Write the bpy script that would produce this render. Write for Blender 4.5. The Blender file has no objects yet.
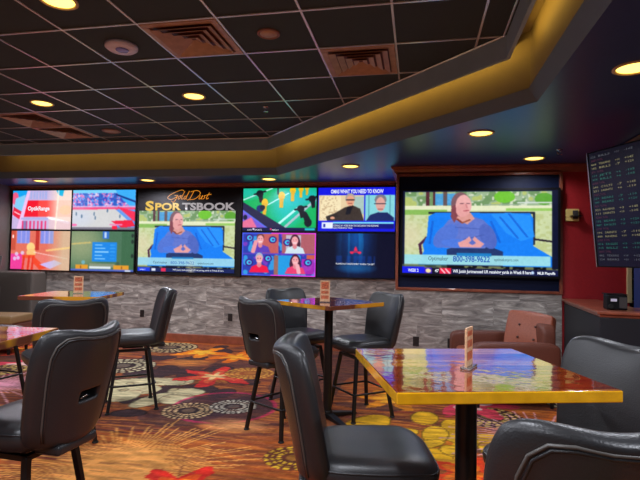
import bpy, math, random
import numpy as np
from mathutils import Vector, Matrix
random.seed(4)
SC = bpy.context.scene
COL = SC.collection
PI = math.pi

# ---------------------------------------------------------------- helpers
def lin(c):
    return tuple(((v/255.0)/12.92 if v/255.0 <= .04045 else ((v/255.0+.055)/1.055)**2.4) for v in c)

def new_mat(name):
    m = bpy.data.materials.new(name); m.use_nodes = True
    nt = m.node_tree
    b = nt.nodes['Principled BSDF']
    return m, nt, b

def pmat(name, rgb, rough=.5, metal=0., coat=0., spec=.5, bump=0., bscale=60., emit=None, estr=0., var=0.):
    """plain procedural material: colour broken up by a little noise, optional bump"""
    m, nt, b = new_mat(name)
    c = lin(rgb)
    b.inputs['Base Color'].default_value = (*c, 1)
    b.inputs['Roughness'].default_value = rough
    b.inputs['Metallic'].default_value = metal
    b.inputs['Coat Weight'].default_value = coat
    b.inputs['Specular IOR Level'].default_value = spec
    if emit:
        b.inputs['Emission Color'].default_value = (*lin(emit), 1)
        b.inputs['Emission Strength'].default_value = estr
    if bump or var:
        tc = nt.nodes.new('ShaderNodeTexCoord')
        n = nt.nodes.new('ShaderNodeTexNoise'); n.inputs['Scale'].default_value = bscale
        n.inputs['Detail'].default_value = 4
        nt.links.new(tc.outputs['Object'], n.inputs['Vector'])
        if bump:
            bp = nt.nodes.new('ShaderNodeBump'); bp.inputs['Strength'].default_value = bump
            bp.inputs['Distance'].default_value = .01
            nt.links.new(n.outputs['Fac'], bp.inputs['Height'])
            nt.links.new(bp.outputs['Normal'], b.inputs['Normal'])
        if var:
            r = nt.nodes.new('ShaderNodeValToRGB')
            r.color_ramp.elements[0].position = .3; r.color_ramp.elements[1].position = .7
            r.color_ramp.elements[0].color = (*[v*(1-var) for v in c], 1)
            r.color_ramp.elements[1].color = (*[min(1, v*(1+var)) for v in c], 1)
            nt.links.new(n.outputs['Fac'], r.inputs['Fac'])
            nt.links.new(r.outputs['Color'], b.inputs['Base Color'])
    return m

class MB:
    def __init__(s): s.v = []; s.f = []; s.mi = []
    def add(s, vs, fs, mi=0):
        k = len(s.v); s.v += [tuple(v) for v in vs]
        s.f += [tuple(i+k for i in f) for f in fs]; s.mi += [mi]*len(fs)
        return s
    def box(s, lo, hi, mat=None, mi=0):
        x0, y0, z0 = lo; x1, y1, z1 = hi
        vs = [(x0,y0,z0),(x1,y0,z0),(x1,y1,z0),(x0,y1,z0),(x0,y0,z1),(x1,y0,z1),(x1,y1,z1),(x0,y1,z1)]
        if mat is not None: vs = [tuple(mat @ Vector(v)) for v in vs]
        return s.add(vs, [(0,3,2,1),(4,5,6,7),(0,1,5,4),(1,2,6,5),(2,3,7,6),(3,0,4,7)], mi)
    def cyl(s, p0, p1, r0, r1=None, n=16, caps=True, mi=0, phase=0.):
        r1 = r0 if r1 is None else r1
        p0 = Vector(p0); p1 = Vector(p1); d = (p1-p0).normalized()
        a = d.orthogonal().normalized() if abs(d.z) < .999 else Vector((1,0,0)); b = d.cross(a)
        if abs(d.z) > .8: a = Vector((1,0,0)) - d*d.x; a.normalize(); b = d.cross(a)
        vs = []
        for p, r in ((p0, r0), (p1, r1)):
            for i in range(n):
                t = 2*PI*i/n + phase
                vs.append(p + (a*math.cos(t) + b*math.sin(t))*r)
        fs = [(i, (i+1) % n, n+(i+1) % n, n+i) for i in range(n)]
        if caps: fs += [tuple(range(n-1, -1, -1)), tuple(range(n, 2*n))]
        return s.add(vs, fs, mi)
    def lathe(s, prof, c=(0,0,0), n=32, mi=0, up=1):
        vs = []; m = len(prof)
        for r, z in prof:
            for i in range(n):
                t = 2*PI*i/n; vs.append((c[0]+r*math.cos(t), c[1]+r*math.sin(t), c[2]+z))
        fs = []
        for j in range(m-1):
            for i in range(n):
                fs.append((j*n+i, j*n+(i+1) % n, (j+1)*n+(i+1) % n, (j+1)*n+i))
        fs += [tuple(range(n-1, -1, -1)), tuple(range((m-1)*n, m*n))]
        return s.add(vs, fs, mi)
    def tube(s, pts, r, n=8, closed=False, mi=0):
        pts = [Vector(p) for p in pts]; m = len(pts); vs = []
        ref = Vector((0,0,1)); last = None
        for i, p in enumerate(pts):
            if closed: t = pts[(i+1) % m]-pts[i-1]
            else: t = pts[min(i+1, m-1)]-pts[max(i-1, 0)]
            t.normalize()
            if last is None:
                a = t.cross(ref) if abs(t.dot(ref)) < .95 else t.cross(Vector((0,1,0)))
            else: a = last - t*last.dot(t)
            a.normalize(); last = a; b = t.cross(a)
            for k in range(n):
                q = 2*PI*k/n; vs.append(p + (a*math.cos(q)+b*math.sin(q))*r)
        fs = []
        for i in range(m if closed else m-1):
            j = (i+1) % m
            for k in range(n): fs.append((i*n+k, i*n+(k+1) % n, j*n+(k+1) % n, j*n+k))
        if not closed: fs += [tuple(range(n-1, -1, -1)), tuple(range((m-1)*n, m*n))]
        return s.add(vs, fs, mi)
    def build(s, name, mats, parent=None, smooth=False, bevel=0., subsurf=0, loc=None, segs=2):
        me = bpy.data.meshes.new(name); me.from_pydata(s.v, [], s.f)
        if not isinstance(mats, (list, tuple)): mats = [mats]
        for m in mats: me.materials.append(m)
        me.polygons.foreach_set('material_index', s.mi)
        me.validate(); me.update()
        if smooth: me.polygons.foreach_set('use_smooth', [True]*len(me.polygons))
        o = bpy.data.objects.new(name, me); COL.objects.link(o)
        if parent: o.parent = parent
        if loc: o.location = loc
        if bevel:
            b = o.modifiers.new('bevel', 'BEVEL'); b.width = bevel; b.segments = segs; b.limit_method = 'ANGLE'
            b.angle_limit = math.radians(40)
        if subsurf:
            b = o.modifiers.new('sub', 'SUBSURF'); b.levels = subsurf; b.render_levels = subsurf
        return o

def tag(o, label=None, cat=None, group=None, kind=None):
    if label: o['label'] = label
    if cat: o['category'] = cat
    if group: o['group'] = group
    if kind: o['kind'] = kind
    return o
def thing(name, loc, rz, label, cat, group=None):
    o = bpy.data.objects.new(name, None); COL.objects.link(o)
    o.empty_display_size = .1
    o.location = loc; o.rotation_euler = (0, 0, rz)
    return tag(o, label, cat, group)
def struct(mb, name, mat, **k): return tag(mb.build(name, mat, **k), kind='structure')
def dup(o, parent=None):
    c = o.copy(); COL.objects.link(c); c.parent = parent
    for ch in list(o.children): dup(ch, c)
    return c
def dup_to(o, loc, rz, label, group=None):
    c = dup(o); c.location = loc; c.rotation_euler = (0, 0, rz); c['label'] = label
    if group: c['group'] = group
    return c

# text turned into mesh, lying in the XZ plane facing -Y (or any matrix)
def text_mesh(name, body, size, mat, M4, parent, bold=0., shear=0., width=None, spacing=1., align='LEFT'):
    cu = bpy.data.curves.new(name, 'FONT'); cu.body = body; cu.size = size
    cu.shear = shear; cu.offset = bold; cu.space_character = spacing; cu.align_x = align
    cu.resolution_u = 3
    t = bpy.data.objects.new(name, cu); COL.objects.link(t)
    dg = bpy.context.evaluated_depsgraph_get(); dg.update()
    me = bpy.data.meshes.new_from_object(t.evaluated_get(dg))
    COL.objects.unlink(t); bpy.data.objects.remove(t)
    if width and len(me.vertices):
        xs = [v.co.x for v in me.vertices]; k = width/max(1e-6, max(xs)-min(xs)); x0 = min(xs)
        for v in me.vertices: v.co.x = (v.co.x-x0)*k
    me.materials.clear(); me.materials.append(mat); me.transform(M4)
    o = bpy.data.objects.new(name, me); COL.objects.link(o)
    if parent: o.parent = parent
    return o
def face_m(x, y, z):     # text frame at x,y,z facing -Y
    return Matrix.Translation((x, y, z)) @ Matrix.Rotation(PI/2, 4, 'X')

# ---------------------------------------------------------------- camera
H = 1.42
Rw = ((0.98112623, 0.19252979, 0.01798878), (0.01054441, 0.03962116, -0.99915914), (-0.19308063, 0.98049092, 0.03684324))
cam = bpy.data.cameras.new('camera'); co = bpy.data.objects.new('camera', cam); COL.objects.link(co)
cam.sensor_width = 36; cam.lens = 496/640*36; cam.clip_start = .02
M4 = Matrix.Identity(4)
for i in range(3):
    M4[i][0] = Rw[0][i]; M4[i][1] = -Rw[1][i]; M4[i][2] = -Rw[2][i]
M4[0][3], M4[1][3], M4[2][3] = 0, 0, H
co.matrix_world = M4
SC.camera = co
SC.view_settings.view_transform = 'Standard'; SC.view_settings.look = 'None'
SC.view_settings.exposure = 0.0; SC.view_settings.gamma = 1; SC.view_settings.use_curve_mapping = False
w = bpy.data.worlds.new('world'); SC.world = w; w.use_nodes = True
w.node_tree.nodes['Background'].inputs[0].default_value = (.3, .32, .4, 1)
w.node_tree.nodes['Background'].inputs[1].default_value = .15
SC.cycles.max_bounces = 8
SC.cycles.sample_clamp_indirect = 4

# ---------------------------------------------------------------- materials
M = {}
M['vinyl'] = pmat('black_vinyl', (40, 40, 42), .36, spec=.55, bump=.12, bscale=180)
M['vinyl_seam'] = pmat('vinyl_piping', (84, 80, 76), .38)
M['metal_black'] = pmat('black_metal', (24, 23, 24), .38, metal=.3, bump=.03, bscale=200)
M['rubber'] = pmat('rubber', (16, 16, 16), .7)
M['navy_backing'] = pmat('navy_backing', (14, 24, 56), .55, spec=.2, var=.1)
M['bezel'] = pmat('bezel_black', (14, 14, 18), .5, spec=.2)
M['banner'] = pmat('charcoal_panel', (34, 32, 34), .6, spec=.15, var=.08, bscale=3)
M['cherry'] = pmat('cherry_wood', (150, 80, 58), .35, coat=.3, var=.25, bscale=9)
M['soffit'] = pmat('soffit_paint_blue_glow', (46, 64, 116), .34, spec=.5, bump=.03, bscale=15, var=.05)  # dark soffit paint with the screens' blue glow mixed into its colour
M['fascia'] = pmat('fascia_paint', (150, 178, 196), .6, var=.05, bscale=5)
M['cove'] = pmat('cove_paint', (140, 128, 104), .6, var=.05, bscale=5)
M['tile'] = pmat('ceiling_tile', (50, 62, 64), .8, bump=.3, bscale=250, var=.12)
M['tbar'] = pmat('metal_grid', (235, 235, 235), .25, metal=.5)
M['darkwall'] = pmat('dark_wall_paint', (96, 88, 82), .55, bump=.05, bscale=40)
M['bronze'] = pmat('bronze_vent', (186, 146, 116), .42, metal=.35, var=.15, bscale=12)
M['white_plastic'] = pmat('white_plastic', (232, 228, 250), .4)
M['blue_lens'] = pmat('blue_lens', (150, 160, 250), .2)
M['brown_plastic'] = pmat('brown_plastic', (150, 105, 90), .5)
M['chrome'] = pmat('chrome', (190, 190, 195), .2, metal=1)
M['trimring'] = pmat('trim_ring', (210, 180, 130), .5)
M['lamp'] = pmat('lamp_glow', (255, 230, 180), .5, emit=(255, 218, 100), estr=3.2)
M['outlet'] = pmat('dark_outlet', (38, 34, 34), .4)
M['slot'] = pmat('outlet_slot', (6, 6, 6), .6)
M['counter_dark'] = pmat('navy_counter', (22, 25, 34), .5, var=.1, bscale=4)
M['board'] = pmat('odds_board_face', (10, 14, 34), .25, emit=(10, 14, 34), estr=.5)
M['leather'] = pmat('brown_leather', (150, 80, 56), .42, bump=.1, bscale=60, var=.12)
M['leather_dark'] = pmat('dark_brown_leather', (106, 58, 44), .45, bump=.1, bscale=60, var=.1)
M['button'] = pmat('leather_button', (70, 34, 26), .4)
M['cream'] = pmat('cream_trim', (225, 200, 150), .5)
M['blue_paint'] = pmat('blue_cabinet', (40, 72, 130), .45, var=.05)
M['strobe'] = pmat('ivory_strobe', (226, 200, 120), .4)
M['paper'] = pmat('card_paper', (215, 170, 130), .5, var=.25, bscale=70)
M['acrylic'] = pmat('clear_acrylic', (235, 235, 235), .08)
M['acrylic'].node_tree.nodes['Principled BSDF'].inputs['Transmission Weight'].default_value = .9
M['kiosk'] = pmat('kiosk_grey', (70, 66, 66), .35)
M['kiosk_face'] = pmat('kiosk_screen', (80, 90, 150), .15, emit=(120, 130, 190), estr=.35)
M['edge'] = pmat('varnished_edge', (244, 176, 24), .18, coat=1., var=.18, bscale=14)

def edge_mix():
    m, nt, b = new_mat('mixed_wood_edge'); N = nt.nodes; L = nt.links
    tc = N.new('ShaderNodeTexCoord'); n = N.new('ShaderNodeTexNoise'); n.inputs['Scale'].default_value = 3.2; n.inputs['Detail'].default_value = 3
    L.new(tc.outputs['Object'], n.inputs['Vector']); r = N.new('ShaderNodeValToRGB'); e = r.color_ramp.elements
    e[0].position = .5; e[0].color = (*lin((112, 62, 44)), 1); e[1].position = .6; e[1].color = (*lin((214, 150, 40)), 1)
    L.new(n.outputs['Fac'], r.inputs['Fac']); L.new(r.outputs['Color'], b.inputs['Base Color']); b.inputs['Roughness'].default_value = .2; return m
M['edge_mix'] = edge_mix()

# red plaster with orange peel texture
M['red'] = pmat('red_wall_paint', (176, 36, 42), .5, bump=.25, bscale=45, var=.06)

def stone_mat():
    m, nt, b = new_mat('grey_stone_cladding')
    N = nt.nodes; L = nt.links
    tc = N.new('ShaderNodeTexCoord')
    sw = N.new('ShaderNodeSeparateXYZ'); L.new(tc.outputs['Object'], sw.inputs[0])
    cb = N.new('ShaderNodeCombineXYZ'); L.new(sw.outputs['X'], cb.inputs['X']); L.new(sw.outputs['Z'], cb.inputs['Y'])
    br = N.new('ShaderNodeTexBrick'); L.new(cb.outputs[0], br.inputs['Vector'])
    br.inputs['Scale'].default_value = 1; br.inputs['Brick Width'].default_value = .62; br.inputs['Row Height'].default_value = .31
    br.inputs['Mortar Size'].default_value = .004; br.inputs['Color1'].default_value = (.0, 0, 0, 1); br.inputs['Color2'].default_value = (1, 1, 1, 1)
    br.inputs['Mortar'].default_value = (.4, .4, .4, 1); br.inputs['Bias'].default_value = 0
    # streaky veins, shifted per tile
    va = N.new('ShaderNodeVectorMath'); va.operation = 'MULTIPLY_ADD'
    L.new(br.outputs['Color'], va.inputs[0]); va.inputs[1].default_value = (7, 5, 3); L.new(tc.outputs['Object'], va.inputs[2])
    mp = N.new('ShaderNodeMapping'); mp.inputs['Scale'].default_value = (1.3, 1, 5.5); mp.inputs['Rotation'].default_value = (0, .3, 0)
    L.new(va.outputs[0], mp.inputs['Vector'])
    n1 = N.new('ShaderNodeTexNoise'); n1.inputs['Scale'].default_value = 2.0; n1.inputs['Detail'].default_value = 9
    n1.inputs['Roughness'].default_value = .62; n1.inputs['Distortion'].default_value = 1.6
    L.new(mp.outputs[0], n1.inputs['Vector'])
    r = N.new('ShaderNodeValToRGB'); e = r.color_ramp.elements
    e[0].position = .32; e[0].color = (*lin((112, 106, 103)), 1)
    e[1].position = .68; e[1].color = (*lin((236, 230, 222)), 1)
    e2 = r.color_ramp.elements.new(.47); e2.color = (*lin((158, 150, 144)), 1)
    e3 = r.color_ramp.elements.new(.56); e3.color = (*lin((186, 178, 170)), 1)
    L.new(n1.outputs['Fac'], r.inputs['Fac'])
    mx = N.new('ShaderNodeMixRGB'); mx.blend_type = 'MULTIPLY'; mx.inputs['Fac'].default_value = .35
    L.new(r.outputs['Color'], mx.inputs['Color1'])
    r2 = N.new('ShaderNodeValToRGB'); r2.color_ramp.elements[0].color = (.45, .42, .42, 1); r2.color_ramp.elements[1].color = (1, 1, 1, 1)
    L.new(br.outputs['Color'], r2.inputs['Fac']); L.new(r2.outputs['Color'], mx.inputs['Color2'])
    L.new(mx.outputs[0], b.inputs['Base Color'])
    b.inputs['Roughness'].default_value = .45
    bp = N.new('ShaderNodeBump'); bp.inputs['Strength'].default_value = .35; bp.inputs['Distance'].default_value = .015
    L.new(n1.outputs['Fac'], bp.inputs['Height']); L.new(bp.outputs['Normal'], b.inputs['Normal'])
    return m
M['stone'] = stone_mat()

def table_mat():
    m, nt, b = new_mat('epoxy_wood_top')
    N = nt.nodes; L = nt.links
    tc = N.new('ShaderNodeTexCoord')
    sp = N.new('ShaderNodeSeparateXYZ'); L.new(tc.outputs['Object'], sp.inputs[0])
    # planks: step along x
    mt = N.new('ShaderNodeMath'); mt.operation = 'MULTIPLY'; mt.inputs[1].default_value = 9; L.new(sp.outputs['Y'], mt.inputs[0])
    fl = N.new('ShaderNodeMath'); fl.operation = 'FLOOR'; L.new(mt.outputs[0], fl.inputs[0])
    wn = N.new('ShaderNodeTexWhiteNoise'); wn.noise_dimensions = '1D'; L.new(fl.outputs[0], wn.inputs['W'])
    mp = N.new('ShaderNodeMapping'); mp.inputs['Scale'].default_value = (2, 22, 2); L.new(tc.outputs['Object'], mp.inputs[0])
    n = N.new('ShaderNodeTexNoise'); n.inputs['Scale'].default_value = 2.2; n.inputs['Detail'].default_value = 6; n.inputs['Distortion'].default_value = .6
    L.new(mp.outputs[0], n.inputs['Vector'])
    ad = N.new('ShaderNodeMath'); ad.operation = 'MULTIPLY_ADD'; ad.inputs[1].default_value = .45
    L.new(wn.outputs['Value'], ad.inputs[0]); L.new(n.outputs['Fac'], ad.inputs[2])
    r = N.new('ShaderNodeValToRGB'); e = r.color_ramp.elements
    e[0].position = .35; e[0].color = (*lin((96, 26, 12)), 1)
    e[1].position = .95; e[1].color = (*lin((226, 150, 30)), 1)
    k = e.new(.62); k.color = (*lin((160, 62, 18)), 1)
    L.new(ad.outputs[0], r.inputs['Fac']); L.new(r.outputs['Color'], b.inputs['Base Color'])
    b.inputs['Roughness'].default_value = .12
    b.inputs['IOR'].default_value = 1.7; b.inputs['Specular IOR Level'].default_value = .8
    b.inputs['Coat Weight'].default_value = 1; b.inputs['Coat Roughness'].default_value = .04; b.inputs['Coat IOR'].default_value = 3.2
    n2 = N.new('ShaderNodeTexNoise'); n2.inputs['Scale'].default_value = 13; n2.inputs['Detail'].default_value = 2
    L.new(tc.outputs['Object'], n2.inputs['Vector'])
    bp = N.new('ShaderNodeBump'); bp.inputs['Strength'].default_value = .1; bp.inputs['Distance'].default_value = .01
    L.new(n2.outputs['Fac'], bp.inputs['Height']); L.new(bp.outputs['Normal'], b.inputs['Coat Normal']); L.new(bp.outputs['Normal'], b.inputs['Normal'])
    return m
M['tabletop'] = table_mat()

def attr_emit(name, strength):
    m, nt, b = new_mat(name)
    a = nt.nodes.new('ShaderNodeAttribute'); a.attribute_name = 'picture'
    b.inputs['Base Color'].default_value = (.01, .01, .012, 1)
    b.inputs['Roughness'].default_value = .3; b.inputs['Specular IOR Level'].default_value = .15
    nt.links.new(a.outputs['Color'], b.inputs['Emission Color'])
    b.inputs['Emission Strength'].default_value = strength
    return m
M['screen'] = attr_emit('lit_screen_picture', 1.12)
def emat(name, rgb, s=1.): return pmat(name, (8, 8, 8), .4, emit=rgb, estr=s)
M['tx_white'] = emat('lit_text_white', (240, 245, 255), 1.)
M['tx_blue'] = emat('lit_text_blue', (20, 90, 190), 1.)
M['tx_dark'] = emat('lit_text_dark', (30, 60, 90), 1.)
M['tx_gold'] = emat('lit_text_gold', (238, 196, 84), 1.)
M['tx_orange'] = emat('lit_text_orange', (226, 140, 36), 1.)
M['tx_gold_glare'] = emat('lit_text_gold_glare', (172, 164, 166), .9)  # gold letters greyed, glare on the sign put into their colour
M['tx_red'] = emat('lit_text_red', (230, 50, 70), 1.)
M['ob_yellow'] = emat('odds_yellow', (206, 196, 140), .42)
M['ob_teal'] = emat('odds_teal', (50, 150, 130), .42)
M['ob_white'] = emat('odds_grey', (150, 155, 165), .3)
M['ob_red'] = emat('odds_dim_red', (120, 50, 80), .4)

# ---------------------------------------------------------------- numpy painting
class Paint:
    def __init__(s, X, Y, base, seed=1):
        s.X = X; s.Y = Y; s.c = np.zeros(X.shape+(3,)); s.c[:] = base; s.rs = np.random.RandomState(seed)
    def put(s, mask, rgb, a=1.):
        m = np.clip(mask.astype(float)*a, 0, 1)[..., None]
        s.c = s.c*(1-m) + np.array(rgb, float)*m
    def rect(s, x0, y0, x1, y1, rgb, a=1.): s.put((s.X >= x0)&(s.X < x1)&(s.Y >= y0)&(s.Y < y1), rgb, a)
    def ell(s, cx, cy, rx, ry, rgb, a=1., rot=0.):
        dx = s.X-cx; dy = s.Y-cy; c, q = math.cos(rot), math.sin(rot)
        u = (dx*c+dy*q)/rx; v = (-dx*q+dy*c)/ry
        s.put(u*u+v*v < 1, rgb, a)
    def soft(s, cx, cy, rx, ry, rgb, a=1., p=1.):
        d = ((s.X-cx)/rx)**2+((s.Y-cy)/ry)**2
        s.put(np.clip(1-d, 0, 1)**p, rgb, a)
    def poly(s, pts, rgb, a=1.):
        ins = np.zeros(s.X.shape, bool); n = len(pts)
        for i in range(n):
            x0, y0 = pts[i]; x1, y1 = pts[(i+1) % n]
            if y0 == y1: continue
            c = ((y0 > s.Y) != (y1 > s.Y)) & (s.X < (x1-x0)*(s.Y-y0)/(y1-y0)+x0)
            ins ^= c
        s.put(ins, rgb, a)
    def line(s, x0, y0, x1, y1, w, rgb, a=1.):
        dx, dy = x1-x0, y1-y0; L2 = dx*dx+dy*dy+1e-12
        t = np.clip(((s.X-x0)*dx+(s.Y-y0)*dy)/L2, 0, 1)
        d = np.hypot(s.X-x0-t*dx, s.Y-y0-t*dy); s.put(d < w, rgb, a)
    def noise(s, sx, sy, seed=0):
        rs = np.random.RandomState(seed+11); g = rs.rand(256, 256)
        x = s.X*sx+1000.3; y = s.Y*sy+1000.7
        xi = np.floor(x).astype(int); yi = np.floor(y).astype(int); fx = x-xi; fy = y-yi
        fx = fx*fx*(3-2*fx); fy = fy*fy*(3-2*fy)
        G = lambda a, b: g[a % 256, b % 256]
        return (G(xi, yi)*(1-fx)*(1-fy)+G(xi+1, yi)*fx*(1-fy)+G(xi, yi+1)*(1-fx)*fy+G(xi+1, yi+1)*fx*fy)

def set_picture(me, rgb):          # sRGB 0..255 -> linear float colour per vertex
    v = np.clip(rgb.reshape(-1, 3)/255., 0, 1)
    l = np.where(v <= .04045, v/12.92, ((v+.055)/1.055)**2.4)
    out = np.ones((l.shape[0], 4), np.float32); out[:, :3] = l
    at = me.color_attributes.new('picture', 'FLOAT_COLOR', 'POINT')
    at.data.foreach_set('color', out.ravel())

def grid_mesh(name, xs, ys, fn):
    nx, ny = len(xs), len(ys)
    XX, YY = np.meshgrid(xs, ys)
    P = fn(XX, YY).reshape(-1, 3)
    me = bpy.data.meshes.new(name)
    idx = np.arange(nx*ny).reshape(ny, nx)
    q = np.stack([idx[:-1, :-1], idx[:-1, 1:], idx[1:, 1:], idx[1:, :-1]], -1).reshape(-1, 4)
    me.vertices.add(nx*ny); me.vertices.foreach_set('co', P.astype(np.float32).ravel())
    me.loops.add(q.size); me.loops.foreach_set('vertex_index', q.astype(np.int32).ravel())
    me.polygons.add(len(q)); me.polygons.foreach_set('loop_start', np.arange(0, q.size, 4, dtype=np.int32))
    me.update(calc_edges=True)
    return me, XX, YY

# picture painters: X 0..1 left to right, Y 0..1 top to bottom
def p_store(p):
    p.rect(0, 0, 1, 1, (196, 176, 220))
    p.poly([(0, 0), (.25, 0), (.2, .25), (.05, .3), (0, .2)], (20, 160, 235)); p.ell(.04, .2, .06, .16, (235, 90, 130))
    p.poly([(.05, .2), (.22, .1), (.17, .55), (.02, .5)], (130, 200, 240))
    p.poly([(.02, .42), (.17, .55), (.13, .75), (0, .62)], (230, 30, 60)); p.line(.04, .55, .13, .62, .012, (255, 220, 230))
    p.poly([(.25, 0), (.3, 0), (.15, 1), (.08, 1)], (235, 190, 235))
    for k in range(6): p.rect(.3+k*.05, .02, .335+k*.05, .22, (150, 170, 225), .7)
    p.poly([(.26, .25), (1., .25), (1., .68), (.2, .68)], (236, 14, 40))
    p.put((p.X > .44)&(p.Y > .25)&(p.Y < .68), (246, 90, 70), .7)
    p.put(np.clip((p.X-.58)*5, 0, 1), (250, 222, 200), .85)  # washed beige glare on the right side, painted into the picture
    p.poly([(.74, 0), (.87, 0), (.85, .15), (.78, .12)], (30, 180, 225))
    p.line(.62, .7, .95, .82, .03, (250, 250, 250)); p.ell(.9, .5, .1, .12, (255, 200, 150), .6)
    p.rect(.15, .7, .62, .75, (170, 175, 225))
    for k in range(7): p.rect(.17+k*.065, .78, .2+k*.065, 1, (232, 40, 100), .85)
    p.rect(.2, .78, .25, 1, (110, 100, 160), .7); p.poly([(.63, .75), (1, .8), (1, 1), (.63, 1)], (225, 190, 200), .7)
    p.line(.78, 0, .74, 1, .012, (255, 240, 220), .8)
def p_arena(p):
    p.rect(0, 0, 1, 1, (90, 150, 235))
    n = p.noise(55, 34, 3); n2 = p.noise(40, 30, 9); b = p.Y < .46
    p.put(b&(n > .48), (214, 110, 180)); p.put(b&(n2 > .66), (60, 80, 190)); p.put(b&(n2 < .2), (220, 205, 235))
    for x in (.2, .43, .67): p.poly([(x-.02, .08), (x+.03, .08), (x+.04, .45), (x-.01, .45)], (30, 90, 190), .8)
    p.rect(0, 0, 1, .08, (120, 205, 245))
    p.poly([(.68, 0), (1, 0), (1, .55), (.72, .12)], (60, 170, 240)); p.line(.7, .12, 1, .3, .02, (20, 50, 130))
    p.rect(0, .44, 1, .5, (240, 70, 120)); p.rect(0, .4, 1, .44, (225, 180, 220), .8)
    p.poly([(0, .5), (.68, .48), (.9, .78), (.6, .95), (0, .95)], (206, 206, 206)); p.soft(.1, .7, .3, .3, (200, 210, 235), .5)
    p.poly([(.72, .42), (1, .55), (1, .8), (.93, .72), (.72, .46)], (240, 40, 80)); p.line(.74, .48, .93, .73, .015, (120, 150, 220))
    p.poly([(.62, .78), (.95, .75), (1, .9), (.8, .95)], (236, 24, 60)); p.rect(.6, .85, .8, .89, (230, 130, 180))
    for x, y in ((.06, .6), (.15, .66), (.35, .6), (.37, .7), (.56, .52), (.76, .66)): p.ell(x, y, .012, .05, (90, 120, 150))
    p.rect(0, .93, 1, 1, (120, 116, 130)); p.rect(.64, .9, .72, .98, (240, 20, 60)); p.ell(.03, .88, .05, .03, (240, 110, 170))
def p_room(p):
    p.rect(0, 0, 1, 1, (222, 110, 90))
    for x in (.1, .5): p.rect(x, 0, x+.22, .32, (130, 140, 225)); p.line(x+.07, 0, x+.07, .32, .008, (180, 170, 230)); p.line(x+.15, 0, x+.15, .32, .008, (180, 170, 230))
    p.rect(.42, 0, .48, .5, (190, 50, 40)); p.rect(0, 0, .08, .5, (200, 80, 60)); p.ell(.03, .15, .015, .05, (255, 230, 230))
    p.rect(0, .6, .25, 1, (232, 60, 150)); p.put((p.X > .2)&(p.Y > .6), (230, 120, 110), .8)
    p.ell(.34, .42, .07, .12, (250, 205, 130)); p.ell(.35, .56, .08, .1, (240, 190, 120))
    p.rect(.2, .62, .42, .7, (236, 84, 40))
    for x in (.21, .3, .37): p.line(x+.02, .66, x, 1, .018, (226, 50, 30))
    p.poly([(.4, .66), (.62, .95), (.5, 1), (.38, .8)], (236, 70, 40))
    p.poly([(.5, .86), (.75, .74), (.88, .82), (.68, .97)], (196, 180, 240)); p.line(.4, .55, .95, .7, .01, (250, 220, 220), .8)
    for x, y in ((.1, .6), (.13, .7), (.2, .57), (.07, .72)): p.ell(x, y, .03, .05, (220, 210, 245), .8)
    p.put(np.clip((p.X-.6)*3.5, 0, 1), (206, 196, 160), .75)
    p.line(.62, .5, 1, .42, .025, (244, 206, 130), .8)
def p_chart(p):
    p.rect(0, 0, 1, 1, (72, 112, 84)); p.soft(.15, .3, .45, .7, (150, 160, 120), .9)
    p.rect(.8, 0, 1, 1, (50, 96, 62), .6); p.rect(.5, 0, .6, .18, (50, 110, 200)); p.rect(.53, .02, .56, .16, (220, 235, 250), .8)
    p.line(.02, .32, .3, .28, .02, (220, 190, 110), .7)
    p.rect(.34, .27, .73, .76, (24, 130, 222))
    for k in range(5): p.rect(.38, .33+k*.085, .5+.05*(k % 3), .355+k*.085, (160, 215, 250), .85); p.rect(.62, .33+k*.085, .7, .35+k*.085, (70, 170, 240), .8)
    p.ell(.2, .78, .03, .05, (110, 170, 180)); p.ell(.75, .8, .03, .05, (60, 90, 70)); p.rect(.3, .8, .7, .9, (150, 150, 130), .7)
    p.rect(.08, .84, .28, .95, (220, 150, 40)); p.rect(.68, .84, .92, .95, (220, 150, 40)); p.rect(.3, .87, .64, .93, (215, 222, 225)); p.rect(.15, .86, .17, .94, (150, 90, 30)); p.rect(.8, .86, .82, .94, (150, 90, 30))
    p.rect(0, .95, 1, 1, (80, 100, 190)); p.rect(.86, .96, .95, 1, (220, 230, 250))
    for y in (.1, .25, .6): p.ell(.97, y, .02, .05, (30, 50, 40))
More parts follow.
